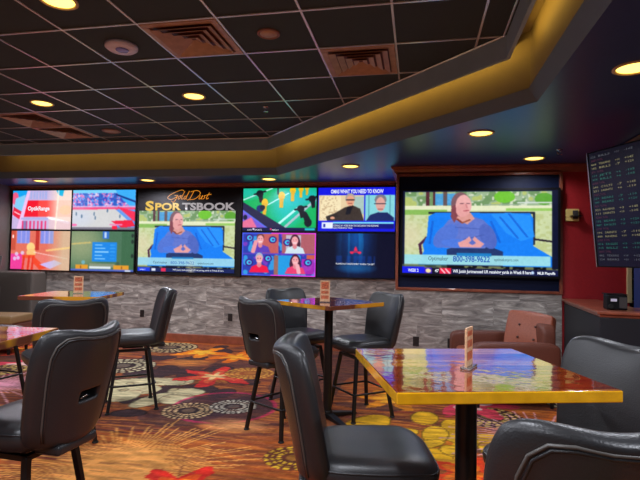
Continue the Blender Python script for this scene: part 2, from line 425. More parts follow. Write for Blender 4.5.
def p_bench(p):
    # lawn, trees, blue draped bench and a seated woman in a blue top
    p.rect(0, 0, 1, 1, (196, 208, 160))
    n = p.noise(24, 14, 5); n2 = p.noise(50, 30, 6)
    t = p.Y < .2
    p.put(t, (150, 176, 140)); p.put(t&(n > .55), (110, 146, 96)); p.put(t&(n2 > .7), (200, 210, 186)); p.put(t&(n < .25), (176, 190, 110))
    p.rect(.2, .02, .36, .18, (60, 150, 220), .85); p.rect(.15, 0, .175, .19, (84, 40, 50)); p.rect(.2, 0, .215, .18, (84, 40, 50)); p.rect(.27, 0, .3, .19, (100, 60, 50), .8)
    p.ell(.69, .07, .07, .08, (110, 190, 50)); p.ell(.95, .1, .06, .08, (90, 160, 50)); p.line(.78, .15, 1, .15, .008, (205, 215, 210)); p.rect(.55, .17, .8, .18, (150, 170, 150))
    p.rect(0, .19, 1, .25, (222, 226, 190)); p.rect(0, .24, .3, .31, (110, 170, 60), .75); p.rect(.7, .22, 1, .26, (130, 190, 70), .8)
    g = (p.Y > .3)&(n2 > .55); p.put(g, (176, 186, 120), .6); p.soft(.04, .6, .12, .25, (214, 206, 170), .8)
    p.rect(.17, .27, .89, .3, (30, 34, 50)); p.line(.885, .28, .885, .7, .007, (30, 34, 50)); p.line(.88, .63, 1, .66, .012, (40, 30, 40)); p.line(.11, .72, .16, .62, .012, (70, 30, 60)); p.line(.11, .72, .12, .85, .01, (70, 30, 60))
    p.poly([(.17, .33), (.22, .28), (.86, .29), (.88, .36), (.88, .72), (1, .86), (1, 1), (.1, 1), (.14, .8), (.13, .72), (.16, .6)], (14, 122, 236))
    p.poly([(.6, .3), (.72, .28), (.86, .32), (.89, .6), (.8, .66), (.7, .55)], (38, 146, 246), .8)
    for a in ((.66, .34, .78, .62), (.72, .3, .84, .6), (.6, .4, .66, .68), (.2, .4, .18, .7)): p.line(*a, .008, (6, 84, 200), .7)
    p.poly([(.3, .78), (.36, .74), (.6, .74), (.68, .8), (.68, 1), (.3, 1)], (30, 42, 88), .9)
    # body
    p.poly([(.31, .38), (.37, .34), (.43, .44), (.49, .34), (.55, .38), (.6, .48), (.62, .62), (.56, .76), (.28, .76), (.24, .62), (.27, .48)], (92, 114, 198))
    p.ell(.29, .6, .075, .17, (78, 112, 204), 1, .3); p.ell(.58, .6, .055, .17, (76, 100, 186), 1, -.15); p.line(.36, .48, .52, .5, .006, (66, 88, 170), .8); p.line(.34, .68, .55, .58, .006, (64, 86, 168), .8)
    p.ell(.38, .7, .12, .06, (74, 116, 214), 1, .15); p.ell(.5, .7, .06, .05, (76, 110, 205))
    p.poly([(.375, .69), (.43, .64), (.455, .6), (.47, .66), (.49, .6), (.51, .64), (.555, .7), (.53, .75), (.39, .75)], (222, 154, 154)); p.poly([(.45, .69), (.475, .64), (.5, .69), (.475, .72)], (84, 104, 190))
    # head
    p.poly([(.37, .28), (.46, .28), (.49, .36), (.44, .44), (.36, .38)], (214, 150, 142))
    p.ell(.392, .17, .066, .165, (122, 84, 92)); p.poly([(.33, .2), (.37, .16), (.37, .34), (.35, .42), (.325, .34)], (128, 64, 74))
    p.ell(.413, .185, .054, .145, (228, 168, 166)); p.ell(.405, .25, .045, .09, (222, 156, 154))
    p.line(.392, .16, .41, .155, .006, (110, 70, 80)); p.line(.437, .155, .452, .16, .006, (110, 70, 80)); p.line(.43, .17, .436, .215, .006, (204, 130, 132)); p.line(.418, .258, .446, .252, .007, (176, 80, 90))
    p.line(.37, .37, .405, .42, .009, (130, 60, 50)); p.line(.405, .42, .455, .38, .009, (150, 80, 60))
def p_big(p):
    X, Y = p.X.copy(), p.Y.copy()
    p.Y = (Y-.015)/.885; p.X = (X-.012)/.95; p_bench(p); p.Y = Y; p.X = X
    p.put(((X < .012)|(X > .962)|(Y < .015))&(Y < .92), (8, 14, 44))
    p.put((Y > .77)&(Y < .885)&(X > .012)&(X < .955), (152, 214, 222), .95); p.put((Y > .885)&(Y < .93)&(X < .3), (90, 110, 90), .6)
    p.rect(.36, .745, .585, .785, (20, 120, 190))
    p.put(Y > .93, (16, 22, 66)); p.rect(0, .92, .15, 1, (16, 24, 226)); p.rect(.15, .93, .2, 1, (60, 20, 180)); p.ell(.175, .965, .018, .025, (240, 220, 160))
    p.rect(.2, .93, .25, 1, (12, 12, 40)); p.rect(.25, .93, .325, 1, (226, 20, 60)); p.line(.26, .94, .285, .99, .006, (250, 190, 200)); p.line(.29, .94, .315, .99, .006, (250, 190, 200))
    p.ell(.845, .965, .01, .018, (190, 215, 245)); p.rect(0, .77, .0, 1, (0, 0, 0))
def p_mid(p):
    X, Y = p.X.copy(), p.Y.copy()
    p.Y = Y/.91; p_bench(p); p.Y = Y
    p.put((Y > .77)&(Y < .9), (150, 205, 226), .95); p.rect(.36, .755, .585, .785, (20, 120, 190))
    p.put(Y > .93, (20, 34, 90)); p.rect(0, .93, .13, 1, (20, 60, 220)); p.rect(.25, .94, .3, 1, (226, 40, 80)); p.rect(.15, .945, .19, .99, (220, 225, 240))
    p.put(np.clip(1-abs(X-.56)/.06, 0, 1)*np.clip((Y-.75)*4, 0, 1), (244, 226, 170), .55)
def p_foos(p):
    p.rect(0, 0, 1, 1, (10, 176, 92)); p.soft(.6, .4, .3, .6, (20, 196, 200), .9); p.soft(.85, .2, .3, .3, (40, 190, 220), .7); p.soft(.05, .1, .3, .2, (40, 190, 190), .7)
    p.line(.0, .27, .4, .0, .012, (200, 240, 240)); p.line(.35, .38, .62, .12, .012, (190, 240, 245)); p.line(.5, .82, .78, .42, .02, (190, 245, 245)); p.line(.57, .92, .98, .28, .02, (170, 190, 200))
    for (x, y) in ((.23, .12), (.79, .48), (.94, .25)):
        p.ell(x, y, .05, .08, (14, 18, 30)); p.poly([(x-.03, y), (x+.04, y-.02), (x+.04, y+.2), (x-.0, y+.22)], (12, 16, 24)); p.line(x-.07, y+.02, x+.07, y-.05, .02, (14, 18, 30))
    p.poly([(.8, .5), (.87, .56), (.94, .78), (.88, .88), (.84, .76)], (14, 20, 30)); p.ell(.89, .8, .05, .1, (14, 20, 30)); p.rect(.47, 0, .49, .15, (14, 20, 40))
    for (x, y, k) in ((.3, .34, 1), (.53, .18, 1), (.68, .05, .9), (.79, .03, .7), (.87, .0, .6)):
        p.ell(x, y, .045*k, .1*k, (240, 190, 24)); p.poly([(x-.03*k, y), (x+.03*k, y), (x+.02*k, y+.28*k), (x-.03*k, y+.28*k)], (226, 176, 40))
    p.ell(.24, .47, .055, .08, (20, 40, 110)); p.ell(.27, .45, .035, .06, (16, 20, 40))
    p.poly([(0, .32), (.62, .95), (.35, .95), (0, .5)], (36, 34, 70)); p.poly([(0, .5), (.35, .93), (0, .93)], (120, 90, 210)); p.poly([(0, .78), (.12, .68), (.2, .93), (0, .93)], (226, 110, 150)); p.line(0, .52, .33, .92, .012, (90, 110, 235))
    p.ell(.03, .68, .03, .06, (20, 26, 60)); p.rect(0, .92, 1, 1, (14, 20, 70)); p.rect(.85, .93, .98, .98, (30, 190, 200)); p.ell(.39, .955, .015, .022, (230, 60, 110)); p.ell(.15, .955, .015, .022, (230, 230, 245))
def p_news(p):
    p.rect(0, 0, 1, 1, (20, 26, 220)); p.rect(.01, .17, .6, .75, (224, 200, 160)); p.rect(.03, .17, .3, .75, (236, 220, 180)); n = p.noise(60, 40, 8)
    p.put((p.X > .03)&(p.X < .25)&(p.Y > .17)&(p.Y < .72)&(n > .62), (190, 160, 120), .7)
    p.rect(.47, .2, .6, .6, (150, 190, 190), .8)
    p.poly([(.12, .75), (.2, .6), (.35, .45), (.45, .4), (.55, .48), (.6, .75)], (60, 50, 46)); p.poly([(.12, .75), (.1, .66), (.22, .58), (.28, .66)], (50, 44, 42)); p.poly([(.38, .44), (.46, .42), (.42, .6), (.36, .62)], (26, 26, 36))
    p.ell(.42, .25, .065, .12, (170, 160, 150)); p.ell(.42, .3, .052, .12, (226, 160, 130)); p.line(.37, .28, .47, .28, .01, (40, 40, 50)); p.line(.4, .36, .44, .36, .007, (160, 80, 70)); p.ell(.19, .69, .03, .03, (226, 160, 130))
    p.rect(.615, .17, .99, .75, (130, 206, 214)); p.line(.66, .17, .66, .75, .008, (90, 160, 175)); p.line(.93, .17, .93, .75, .008, (90, 160, 175))
    p.poly([(.63, .75), (.68, .62), (.78, .56), (.9, .57), (.98, .68), (.98, .75)], (26, 40, 96)); p.ell(.81, .28, .075, .12, (120, 120, 130)); p.ell(.81, .38, .06, .16, (216, 160, 150)); p.line(.74, .37, .87, .37, .012, (40, 40, 60)); p.line(.78, .49, .84, .49, .007, (150, 80, 80))
    p.rect(.05, .79, .2, .93, (225, 232, 245)); p.rect(.2, .78, .98, .82, (120, 214, 244)); p.rect(.2, .82, .98, .93, (16, 20, 120)); p.rect(.07, .83, .1, .9, (20, 30, 160))
def p_people(p):
    p.rect(0, 0, 1, 1, (40, 60, 170)); n = p.noise(14, 9, 4)
    p.put(n > .6, (50, 170, 230), .8); p.put(n < .25, (150, 50, 190), .7)
    p.rect(.28, .02, .5, .48, (190, 90, 90)); p.rect(.55, .02, 1, .48, (170, 90, 100)); p.rect(.6, .05, .8, .45, (190, 200, 220), .8); p.rect(.88, .5, 1, .6, (200, 90, 70)); p.rect(.44, .52, .5, 1, (150, 100, 90)); p.rect(.5, .52, .8, 1, (30, 150, 220)); p.rect(.82, .6, .98, .95, (190, 30, 170), .8)
    for x, y in ((.42, .16), (.62, .22), (.9, .68), (.36, .6), (.1, .7), (.1, .12)): p.ell(x, y, .055, .085, (60, 20, 120)); p.ell(x, y, .035, .055, (60, 200, 240)); p.ell(x+.005, y, .018, .028, (90, 30, 150))
    def person(x, y, hair, shirt, longh):
        if longh: p.ell(x, y+.1, .075, .22, hair)
        p.poly([(x-.14, y+.33), (x-.1, y+.19), (x-.03, y+.14), (x+.03, y+.14), (x+.11, y+.19), (x+.14, y+.33)], shirt)
        p.poly([(x-.03, y+.1), (x+.03, y+.1), (x+.03, y+.18), (x, y+.22), (x-.03, y+.18)], (216, 130, 140)); p.ell(x, y-.03, .052, .1, hair); p.ell(x, y+.02, .044, .1, (234, 160, 165)); p.line(x-.02, y+.07, x+.02, y+.07, .008, (240, 235, 240)); p.ell(x-.018, y-.0, .007, .009, (60, 40, 70)); p.ell(x+.018, y-.0, .007, .009, (60, 40, 70))
    person(.25, .14, (110, 60, 60), (90, 60, 180), False); p.line(.15, .45, .19, .2, .028, (230, 150, 160))
    person(.72, .16, (70, 30, 50), (200, 220, 230), True)
    p.put((abs(p.Y-.49) < .012), (90, 60, 190)); person(.24, .6, (170, 170, 190), (232, 20, 70), False); person(.73, .62, (70, 26, 50), (226, 60, 110), True); p.line(.78, .92, .76, .74, .026, (236, 170, 180))
    e = (p.X < .015)|(p.X > .985)|(p.Y < .025)|(p.Y > .975); p.put(e, (226, 60, 226)); p.put(e&(p.X < .4), (70, 90, 235))
def p_ad(p):
    p.rect(0, 0, 1, 1, (5, 9, 36)); d = np.clip(1-abs(p.X-.5)/.28, 0, 1)*np.clip(1.15-p.Y, 0, 1)
    p.put(d, (10, 90, 180), .8); n = p.noise(26, 1.2, 7); p.put(d*(n > .55), (20, 140, 215), .55); p.put((abs(p.X-.5) < .25)&(p.Y > .5)&(p.Y < .68)&(n > .3), (14, 70, 170), .4)
    p.soft(.5, .78, .3, .14, (20, 90, 150), .8)
    p.poly([(.5, .28), (.53, .4), (.47, .4)], (236, 40, 80)); p.ell(.45, .43, .025, .03, (236, 40, 80)); p.ell(.55, .43, .025, .03, (236, 40, 80)); p.line(.45, .42, .55, .42, .012, (236, 40, 80))

def screen_mesh(name, x0, x1, z0, z1, y, painter, parent, nx, seed=1):
    ny = max(20, int(nx*(z1-z0)/(x1-x0)))
    us = np.linspace(0, 1, nx); vs = np.linspace(0, 1, ny)
    me, U, V = grid_mesh(name, us, vs, lambda U, V: np.stack([x0+(x1-x0)*U, np.full(U.shape, y), z1-(z1-z0)*V], -1))
    me.flip_normals()
    p = Paint(U, V, (0, 0, 0), seed); painter(p)
    n_ = p.noise(70, 40, 21)+p.noise(150, 90, 22)-1; p.c = np.clip(p.c+(n_*7)[..., None], 0, 255)
    for _ in range(2):     # soften, as a moving picture looks
        q = np.pad(p.c, ((1, 1), (1, 1), (0, 0)), 'edge'); p.c = (q[1:-1, 1:-1]*2+q[:-2, 1:-1]+q[2:, 1:-1]+q[1:-1, :-2]+q[1:-1, 2:])/6
    set_picture(me, p.c); me.materials.append(M['screen'])
    o = bpy.data.objects.new(name, me); COL.objects.link(o); o.parent = parent
    return o

# ---------------------------------------------------------------- room shell
def carpet(P):
    X, Y = P.X, P.Y
    wob = P.noise(.8, 1.5, 1)*.5+P.noise(2.2, 3.1, 2)*.22
    n1 = P.noise(1.1, 9, 3); Yw = Y+wob*.35
    Q = Paint(X, Yw, (0, 0, 0)); s1 = Q.noise(1.2, 26, 4); s2 = Q.noise(2.5, 60, 5); s3 = Q.noise(.7, 7, 6)
    P.c[:] = (128, 66, 42)
    P.put(s3 > .62, (98, 50, 44), .8); P.put(np.clip(s3-.35, 0, .3)*0+(s3 < .35), (170, 88, 36), .7)
    P.put(s1 > .6, (176, 88, 34), .55); P.put(s1 < .3, (84, 42, 36), .6); P.put(s2 > .68, (206, 126, 50), .6); P.put(s2 < .22, (112, 34, 40), .6)
    big = P.noise(1.1, 1.3, 12)
    P.put(big > .66, (70, 44, 48), .6); P.put(big < .3, (186, 92, 30), .45)
    def rel(cx, cy):
        dx = X-cx; dy = Y-cy; return np.hypot(dx, dy), np.arctan2(dy, dx)
    def burst(cx, cy, R, col, glow, n=46, a=.85):
        r, t = rel(cx, cy); k = np.random.RandomState(int(abs(cx*97+cy*31))).rand(n)
        i = (np.floor((t+PI)/(2*PI)*n).astype(int)) % n; fr = ((t+PI)/(2*PI)*n) % 1
        w = np.clip(.0075/np.maximum(r, .02)*n/(2*PI)*1.0, 0, .5)
        P.put((abs(fr-.5) < w)&(r < R*(.45+.55*k[i])), col, a)
        P.put(np.clip(1-r/(R*.45), 0, 1)**.8, glow, .8)
    def rings(cx, cy, R, col, n=26, core=(40, 26, 30)):
        r, t = rel(cx, cy); P.put(r < R*1.02, core, .85)
        for f, w_ in ((.92, .06), (.72, .06), (.5, .07)):
            P.put((abs(r/R-f) < w_)&(np.cos(t*n) > -.25), col)
        P.put(r < R*.25, col, .35)
    def flower(cx, cy, R, n, cols, ph=0., depth=.3):
        r, t = rel(cx, cy); t = t+ph; nn = P.noise(9, 9, int(abs(cx*10))+3)*.3+P.noise(24, 24, 17)*.16-.1
        e = 1-depth+depth*np.cos(n*t)
        for f, c in cols: P.put(r < R*f*(e+nn-.1), c)
        P.put((r < R*.95)&(abs(np.sin(n*t/2+PI/2)) < .07)&(r > R*.2), (90, 40, 30), .5)
    def blobs(cx, cy, R, n, col, seed, size=.3):
        rs = np.random.RandomState(seed)
        for k in range(n):
            a = 2*PI*k/n+rs.rand()*.5; d = R*(.35+.6*rs.rand()); q1 = R*size*(1+rs.rand()); q2 = R*size*(.6+.5*rs.rand()); ro = rs.rand()*3
            P.ell(cx+math.cos(a)*d*1.25, cy+math.sin(a)*d, q1+.016, q2+.016, [v*.55 for v in col], .8, ro)
            P.ell(cx+math.cos(a)*d*1.25, cy+math.sin(a)*d, q1, q2, col, 1., ro)
    def dark(cx, cy, R, seed):
        blobs(cx, cy, R, 6, (62, 40, 44), seed, .22)
    def medallion(cx, cy, R, col=(200, 40, 90)):
        r, t = rel(cx, cy); P.put(abs(r-R) < .02, col, .7)
    def motif_set(ox, oy):
        dark(ox-2.9+.2, oy+5.3, .8, 3); dark(ox-2.2, oy+4.6, .6, 8); dark(ox-3.2, oy+5.9, .7, 5); dark(ox-3.3, oy+6.9, .6, 4)
        burst(ox-.75, oy+4.15, .75, (160, 92, 52), (140, 80, 46), 60, .7)
        burst(ox-1.94, oy+3.05, 1.05, (226, 156, 78), (222, 150, 78), 120)
        flower(ox-1.45, oy+2.88, .32, 5, [(1, (206, 40, 26)), (.6, (226, 80, 24)), (.35, (236, 160, 40))])
        flower(ox-1.1, oy+2.86, .2, 5, [(1, (214, 50, 26)), (.5, (236, 150, 40))])
        blobs(ox-2.85, oy+4.85, .5, 9, (206, 192, 148), 12, .3); P.ell(ox-2.95, oy+4.85, .3, .22, (206, 192, 148)); blobs(ox-2.85, oy+4.9, .3, 5, (190, 172, 128), 5, .12)
        r, t = rel(ox-1.78, oy+4.5); P.put(r < .47, (66, 38, 46), .8); medallion(ox-1.78, oy+4.5, .48)
        rings(ox-2.05, oy+4.3, .24, (216, 178, 128)); rings(ox-1.7, oy+4.52, .22, (206, 196, 176))
        P.soft(ox-1.5, oy+4.02, .35, .2, (222, 150, 90), .95)
        flower(ox-2.35, oy+5.6, .48, 6, [(1, (204, 46, 42)), (.62, (214, 90, 56)), (.35, (222, 180, 120))], .4, .35)
        rings(ox-2.0, oy+5.85, .3, (210, 150, 62), 22, (150, 84, 40)); flower(ox-3.1, oy+6.9, .42, 5, [(1, (232, 128, 26)), (.5, (240, 176, 50))]); flower(ox-2.5, oy+6.75, .42, 6, [(1, (226, 108, 22)), (.5, (240, 160, 40))], .5)
        rings(ox-3.75, oy+7.15, .42, (206, 180, 130)); rings(ox-3.7, oy+5.8, .42, (214, 200, 160)); P.soft(ox-3.0, oy+6.2, .4, .25, (224, 140, 60), .8)
        rings(ox-.85, oy+3.48, .21, (222, 172, 44), 16, (96, 50, 36))
        blobs(ox+.1, oy+4.15, .55, 8, (222, 166, 30), 21, .3); P.ell(ox+.1, oy+4.1, .2, .2, (200, 110, 30)); blobs(ox+.1, oy+4.12, .3, 6, (230, 176, 40), 33, .35); flower(ox+.35, oy+3.5, .3, 5, [(1, (214, 60, 24)), (.6, (226, 110, 26))])
        rings(ox+.66, oy+4.8, .3, (206, 170, 90), 18); flower(ox-.25, oy+5.15, .36, 6, [(1, (220, 132, 28)), (.5, (232, 160, 40))]); flower(ox-.1, oy+6.0, .45, 6, [(1, (196, 60, 36)), (.5, (226, 130, 40))], .3)
        burst(ox-4.4, oy+4.6, .9, (220, 160, 170), (205, 130, 150), 50); flower(ox-4.9, oy+5.5, .5, 6, [(1, (210, 60, 80)), (.5, (226, 180, 170))]); P.soft(ox-3.9, oy+3.7, .4, .4, (220, 190, 190), .7)
        rings(ox+.2, oy+2.4, .35, (214, 170, 60)); flower(ox-.6, oy+2.2, .4, 6, [(1, (206, 50, 36)), (.5, (230, 140, 40))])
    motif_set(0, 0)
    motif_set(-5.6, .4); motif_set(5.4, -.3); motif_set(-1.3, -5.4); motif_set(4, -5.6)
    nz = P.noise(9, 34, 40); P.c *= (.82+.36*nz)[..., None]; P.put(P.noise(5, 40, 41) > .8, (110, 60, 40), .4)
    P.c += (P.rs.rand(*P.X.shape)[..., None]-.5)*16

def floor():
    xs = np.concatenate([np.arange(-7.6, -5.2, .04), np.arange(-5.2, 1.6, .0135), np.arange(1.6, 4.01, .05)])
    ys = np.concatenate([np.arange(-2.6, 2.4, .06), np.arange(2.4, 7.75, .0145), [7.8]])
    me, X, Y = grid_mesh('floor', xs, ys, lambda X, Y: np.stack([X, Y, X*0], -1))
    P = Paint(X, Y, (0, 0, 0)); carpet(P); set_picture(me, P.c)
    m, nt, b = new_mat('patterned_carpet')
    a = nt.nodes.new('ShaderNodeAttribute'); a.attribute_name = 'picture'
    nt.links.new(a.outputs['Color'], b.inputs['Base Color']); b.inputs['Roughness'].default_value = .9
    b.inputs['Specular IOR Level'].default_value = .2
    tc = nt.nodes.new('ShaderNodeTexCoord'); n = nt.nodes.new('ShaderNodeTexNoise'); n.inputs['Scale'].default_value = 300
    nt.links.new(tc.outputs['Object'], n.inputs['Vector'])
    bp = nt.nodes.new('ShaderNodeBump'); bp.inputs['Strength'].default_value = .4; bp.inputs['Distance'].default_value = .004
    nt.links.new(n.outputs['Fac'], bp.inputs['Height']); nt.links.new(bp.outputs['Normal'], b.inputs['Normal'])
    me.materials.append(m)
    o = bpy.data.objects.new('floor', me); COL.objects.link(o); tag(o, kind='structure')
floor()

XL, XR, YB, YF = -7.2, 3.2, 7.7, -2.5
SZ, GZ = 2.62, 3.08
XB, YC = -.27, 6.5      # bump-out: left edge, face
struct(MB().box((XL-.2, YB, -.02), (XR+.2, YB+.15, 3.3)), 'wall_back', M['stone'])
struct(MB().box((XL-.15, YF-.1, -.02), (XL, YB, 3.3)), 'wall_left', M['darkwall'])
struct(MB().box((XR, YF-.1, -.02), (XR+.15, YB, 3.3)), 'wall_right', M['darkwall'])
struct(MB().box((XL-.15, YF-.15, -.02), (XR+.15, YF, 3.3)), 'wall_rear', M['darkwall'])
struct(MB().box((XB, YC, 0), (2.47, YB-.005, SZ)), 'wall_front', M['red'])
struct(MB().box((XB-.02, YC-.025, .14), (1.72, YC, 1.035)).box((XB-.02, YC, .14), (XB, YB-.01, 1.035)), 'trim_1', M['stone'])
# baseboards
struct(MB().box((XL, YB-.05, 0), (XB-.025, YB, .13)), 'baseboard_back', M['cherry'], bevel=.006)
struct(MB().box((XB-.025, YC-.045, 0), (1.6, YC, .14)), 'baseboard_front', M['cherry'], bevel=.006)
struct(MB().box((XL, YF, 0), (XL+.02, YB-.05, .13)), 'baseboard_left', M['cherry'], bevel=.006)

# crown mouldings (extruded profiles)
def moulding(name, p0, p1, nrm, prof, mat, miter0=0, miter1=0):
    p0 = Vector(p0); p1 = Vector(p1); n = Vector(nrm); d = (p1-p0).normalized(); vs = []
    for p, mt in ((p0, -miter0), (p1, miter1)):
        for (o, z) in prof: vs.append(p + n*o + d*(o*mt) + Vector((0, 0, z)))
    k = len(prof); fs = [(i, (i+1) % k, k+(i+1) % k, k+i) for i in range(k)] + [tuple(range(k-1, -1, -1)), tuple(range(k, 2*k))]
    return struct(MB().add(vs, fs), name, mat)
crown = [(0, 0), (0, -.09), (.012, -.09), (.02, -.078), (.03, -.07), (.05, -.035), (.07, -.022), (.078, -.012), (.078, 0)]
moulding('trim_2', (XL+.001, YB-.001, SZ), (XB-.08, YB-.001, SZ), (0, -1, 0), [(o*1.1, z*.85) for o, z in crown], M['cherry'])
moulding('trim_3', (XB, YC-.001, SZ), (2.47, YC-.001, SZ), (0, -1, 0), crown, M['cherry'], 1, 0)
moulding('trim_4', (XB+.001, YB-.08, SZ), (XB+.001, YC, SZ), (-1, 0, 0), crown, M['cherry'], 0, 1)

# soffit and tray
lip = [(-6.75, YF), (-6.75, 6.8), (-2.02, 6.85), (.80, 3.88), (.77, YF)]
out = [(XL, YF), (XL, YB), (-.6, YB), (XR, YB), (XR, YF)]
fas = [(-6.45, YF), (-6.45, 6.46), (-2.035, 6.53), (.625, 3.77), (.60, YF)]
def offs(poly, d):    # move the open polyline outward (away from the tray centre)
    res = []
    for i, p in enumerate(poly):
        ns = []
        for a, b_ in ((i-1, i), (i, i+1)):
            if a < 0 or b_ >= len(poly): continue
            t = Vector(poly[b_])-Vector(poly[a]); t.normalize(); ns.append(Vector((-t.y, t.x)))
        if len(ns) == 1: n = ns[0]
        else:
            n = (ns[0]+ns[1]).normalized(); n = n/ n.dot(ns[0])
        res.append((p[0]+n.x*d, p[1]+n.y*d))
    return res
mb = MB(); vs = []
for a, b_ in zip(offs(lip, .068), out): vs += [(a[0], a[1], SZ), (b_[0], b_[1], SZ), (a[0], a[1], SZ+.02), (b_[0], b_[1], SZ+.02)]
fs = []
for i in range(4):
    j = i*4; k = j+4; fs += [(j, k, k+1, j+1), (j+2, j+3, k+3, k+2)]
mb.add(vs, fs); struct(mb, 'ceiling_soffit', M['soffit'])
def ribbon(name, poly, d, z0, z1, mat):
    o2 = offs(poly, d); vs = []
    for a, b_ in zip(poly, o2): vs += [(a[0], a[1], z0), (b_[0], b_[1], z0), (a[0], a[1], z1), (b_[0], b_[1], z1)]
    fs = []
    for i in range(len(poly)-1):
        j = i*4; k = j+4; fs += [(j, j+2, k+2, k), (j+1, k+1, k+3, j+3), (j, k, k+1, j+1), (j+2, j+3, k+3, k+2)]
    return struct(MB().add(vs, fs), name, mat)
o2 = offs(lip, .07); vs = []
for a, b_ in zip(lip, o2): vs += [(a[0], a[1], SZ+.095), (b_[0], b_[1], SZ), (b_[0], b_[1], SZ+.11)]
fs = []
for i in range(4): j = i*3; k = j+3; fs += [(j, k, k+1, j+1), (j, j+2, k+2, k), (j+1, k+1, k+2, j+2)]
struct(MB().add(vs, fs), 'trim_5', pmat('lip_paint', (98, 120, 140), .6, var=.05, bscale=5))
ribbon('trim_6', offs(lip, .012), .03, SZ+.093, 3.16, M['cove'])
ribbon('trim_7', fas, .025, 2.905, 3.16, M['fascia'])
gm = MB().box((XL, YF, GZ+.0), (XR, YB, GZ+.02))
struct(MB().box((-6.5, YF, GZ), (.7, 6.6, GZ+.02)), 'ceiling', M['tile'])
# cove roof above the light slot
ribbon('trim_8', offs(fas, .02), .36, 3.15, 3.17, M['cove'])
# exposed metal grid, clipped to the tray
mb = MB()
def inside_y(x):   # tray far limit at this x
    if x < -2.035: return 6.46+(x+6.45)*.0159
    if x < .61: return 6.53+(x+2.035)*(3.77-6.53)/(2.66)
    return 0
def inside_x(y): return .61 if y < 3.77 else .625+(y-3.77)*(-2.66/2.76)
for k in range(0, 11):
    x = -.18-.605*k
    mb.box((x-.008, YF, GZ-.008), (x+.008, inside_y(x), GZ-.001))
x = .425
mb.box((x-.008, YF, GZ-.008), (x+.008, inside_y(x), GZ-.001))
for k in range(-9, 6):
    y = 3.17+.61*k
    mb.box((-6.44, y-.008, GZ-.009), (inside_x(y), y+.008, GZ-.0015))
struct(mb, 'trim_9', M['tbar'])
mb = MB()   # edge angle along the fascia
of = offs(fas, -.02)
for a, b_ in zip(of[:-1], of[1:]):
    a3, b3 = Vector((*a, GZ-.008)), Vector((*b_, GZ-.008)); mb.tube([a3, b3], .008, 4)
struct(mb, 'trim_10', M['tbar'])

# cove lighting hidden behind the fascia, washing the outer wall of the tray
def area(name, loc, target, sx, sy, power, rgb):
    l = bpy.data.lights.new(name, 'AREA'); l.shape = 'RECTANGLE'; l.size = sx; l.size_y = sy; l.energy = power; l.color = lin(rgb)
    o = bpy.data.objects.new(name, l); COL.objects.link(o); o.location = loc
    o.rotation_euler = (Vector(target)-Vector(loc)).to_track_quat('-Z', 'Y').to_euler(); return o
cv = offs(fas, .045)
for i in (1, 2, 3):
    a, b_ = Vector(cv[i]), Vector(cv[i+1]); m_ = (a+b_)/2; t = (b_-a).normalized(); n = Vector((-t.y, t.x)); L = (b_-a).length
    if i == 1 or True:
        l = bpy.data.lights.new('cove_strip_light', 'AREA'); l.shape = 'RECTANGLE'; l.size = L*.97; l.size_y = .03
        l.energy = L*(1.0 if i == 1 else 1.5); l.color = lin((255, 200, 84))
        o = bpy.data.objects.new('cove_strip_light', l); COL.objects.link(o); o.location = (m_.x, m_.y, 3.05)
        zax = -Vector((n.x, n.y, .15)).normalized(); xax = Vector((t.x, t.y, 0)); yax = zax.cross(xax).normalized()
        o.rotation_euler = Matrix((xax, yax, zax)).transposed().to_euler()

# ---------------------------------------------------------------- downlights
def downlight(r=.1):
    t = thing('recessed_downlight', (0, 0, 0), 0, 'x', 'ceiling light')
    MB().lathe([(r+.022, 0), (r+.022, -.006), (r+.008, -.012), (r, -.006), (r, 0)], n=28).build('trim_ring', M['trimring'], t, smooth=True)
    MB().lathe([(r-.001, -.001), (r*.8, -.007), (r*.3, -.01), (.001, -.0105)], n=28).build('lens', M['lamp'], t, smooth=True)
    return t
LG = 2.7
def light_under(loc, power, rgb=(240, 244, 255), angle=165):
    l = bpy.data.lights.new('downlight_lamp', 'SPOT'); l.energy = power*LG; l.color = lin(rgb); l.spot_size = math.radians(angle); l.spot_blend = .45
    l.shadow_soft_size = .07
    o = bpy.data.objects.new('downlight_lamp', l); COL.objects.link(o); o.location = (loc[0], loc[1], loc[2]-.03)
DL = [((-6.13, 7.12, SZ), 'low soffit downlight at far left above the red street screen', 36),
      ((-4.24, 7.2, SZ), 'low soffit downlight above the gap left of the gold lettered screen', 42),
      ((-2.24, 7.25, SZ), 'low soffit downlight above the foosball screen, right of the gold lettering', 26),
      ((-.862, 6.33, SZ), 'soffit downlight in blue light left of the projecting wall corner', 8),
      ((.572, 4.807, SZ), 'soffit downlight just below the corner of the glowing tray', 19),
      ((1.309, 6.05, SZ), 'soffit downlight near the red wall, beside the small sprinkler head', 9),
      ((1.29, 3.3, SZ), 'large bright soffit downlight at the right edge of the photo', 26),
      ((-2.33, 2.80, GZ), 'large round downlight in tiled ceiling at the top left corner', 34),
      ((-4.09, 4.725, GZ), 'round ceiling grid downlight at left, near the double bronze vents', 30),
      ((-2.294, 4.738, GZ), 'round ceiling grid downlight in the middle of the tiled ceiling', 30)]
d0 = None
for loc, lab, pw in DL:
    if d0 is None: d0 = downlight(); d0.location = loc; d0['label'] = lab; d0['group'] = 'recessed downlights'
    else: dup_to(d0, loc, 0, lab, 'recessed downlights')
    light_under(loc, pw)
# unseen lamps without fittings, added to brighten stools and table edges
for loc in ((-.5, 1.0, GZ), (-4.1, 1.2, GZ), (-2.3, .4, GZ), (-5.6, 3.0, GZ), (1.9, .8, SZ), (-1.0, -1.2, GZ)):
    light_under(loc, 52)

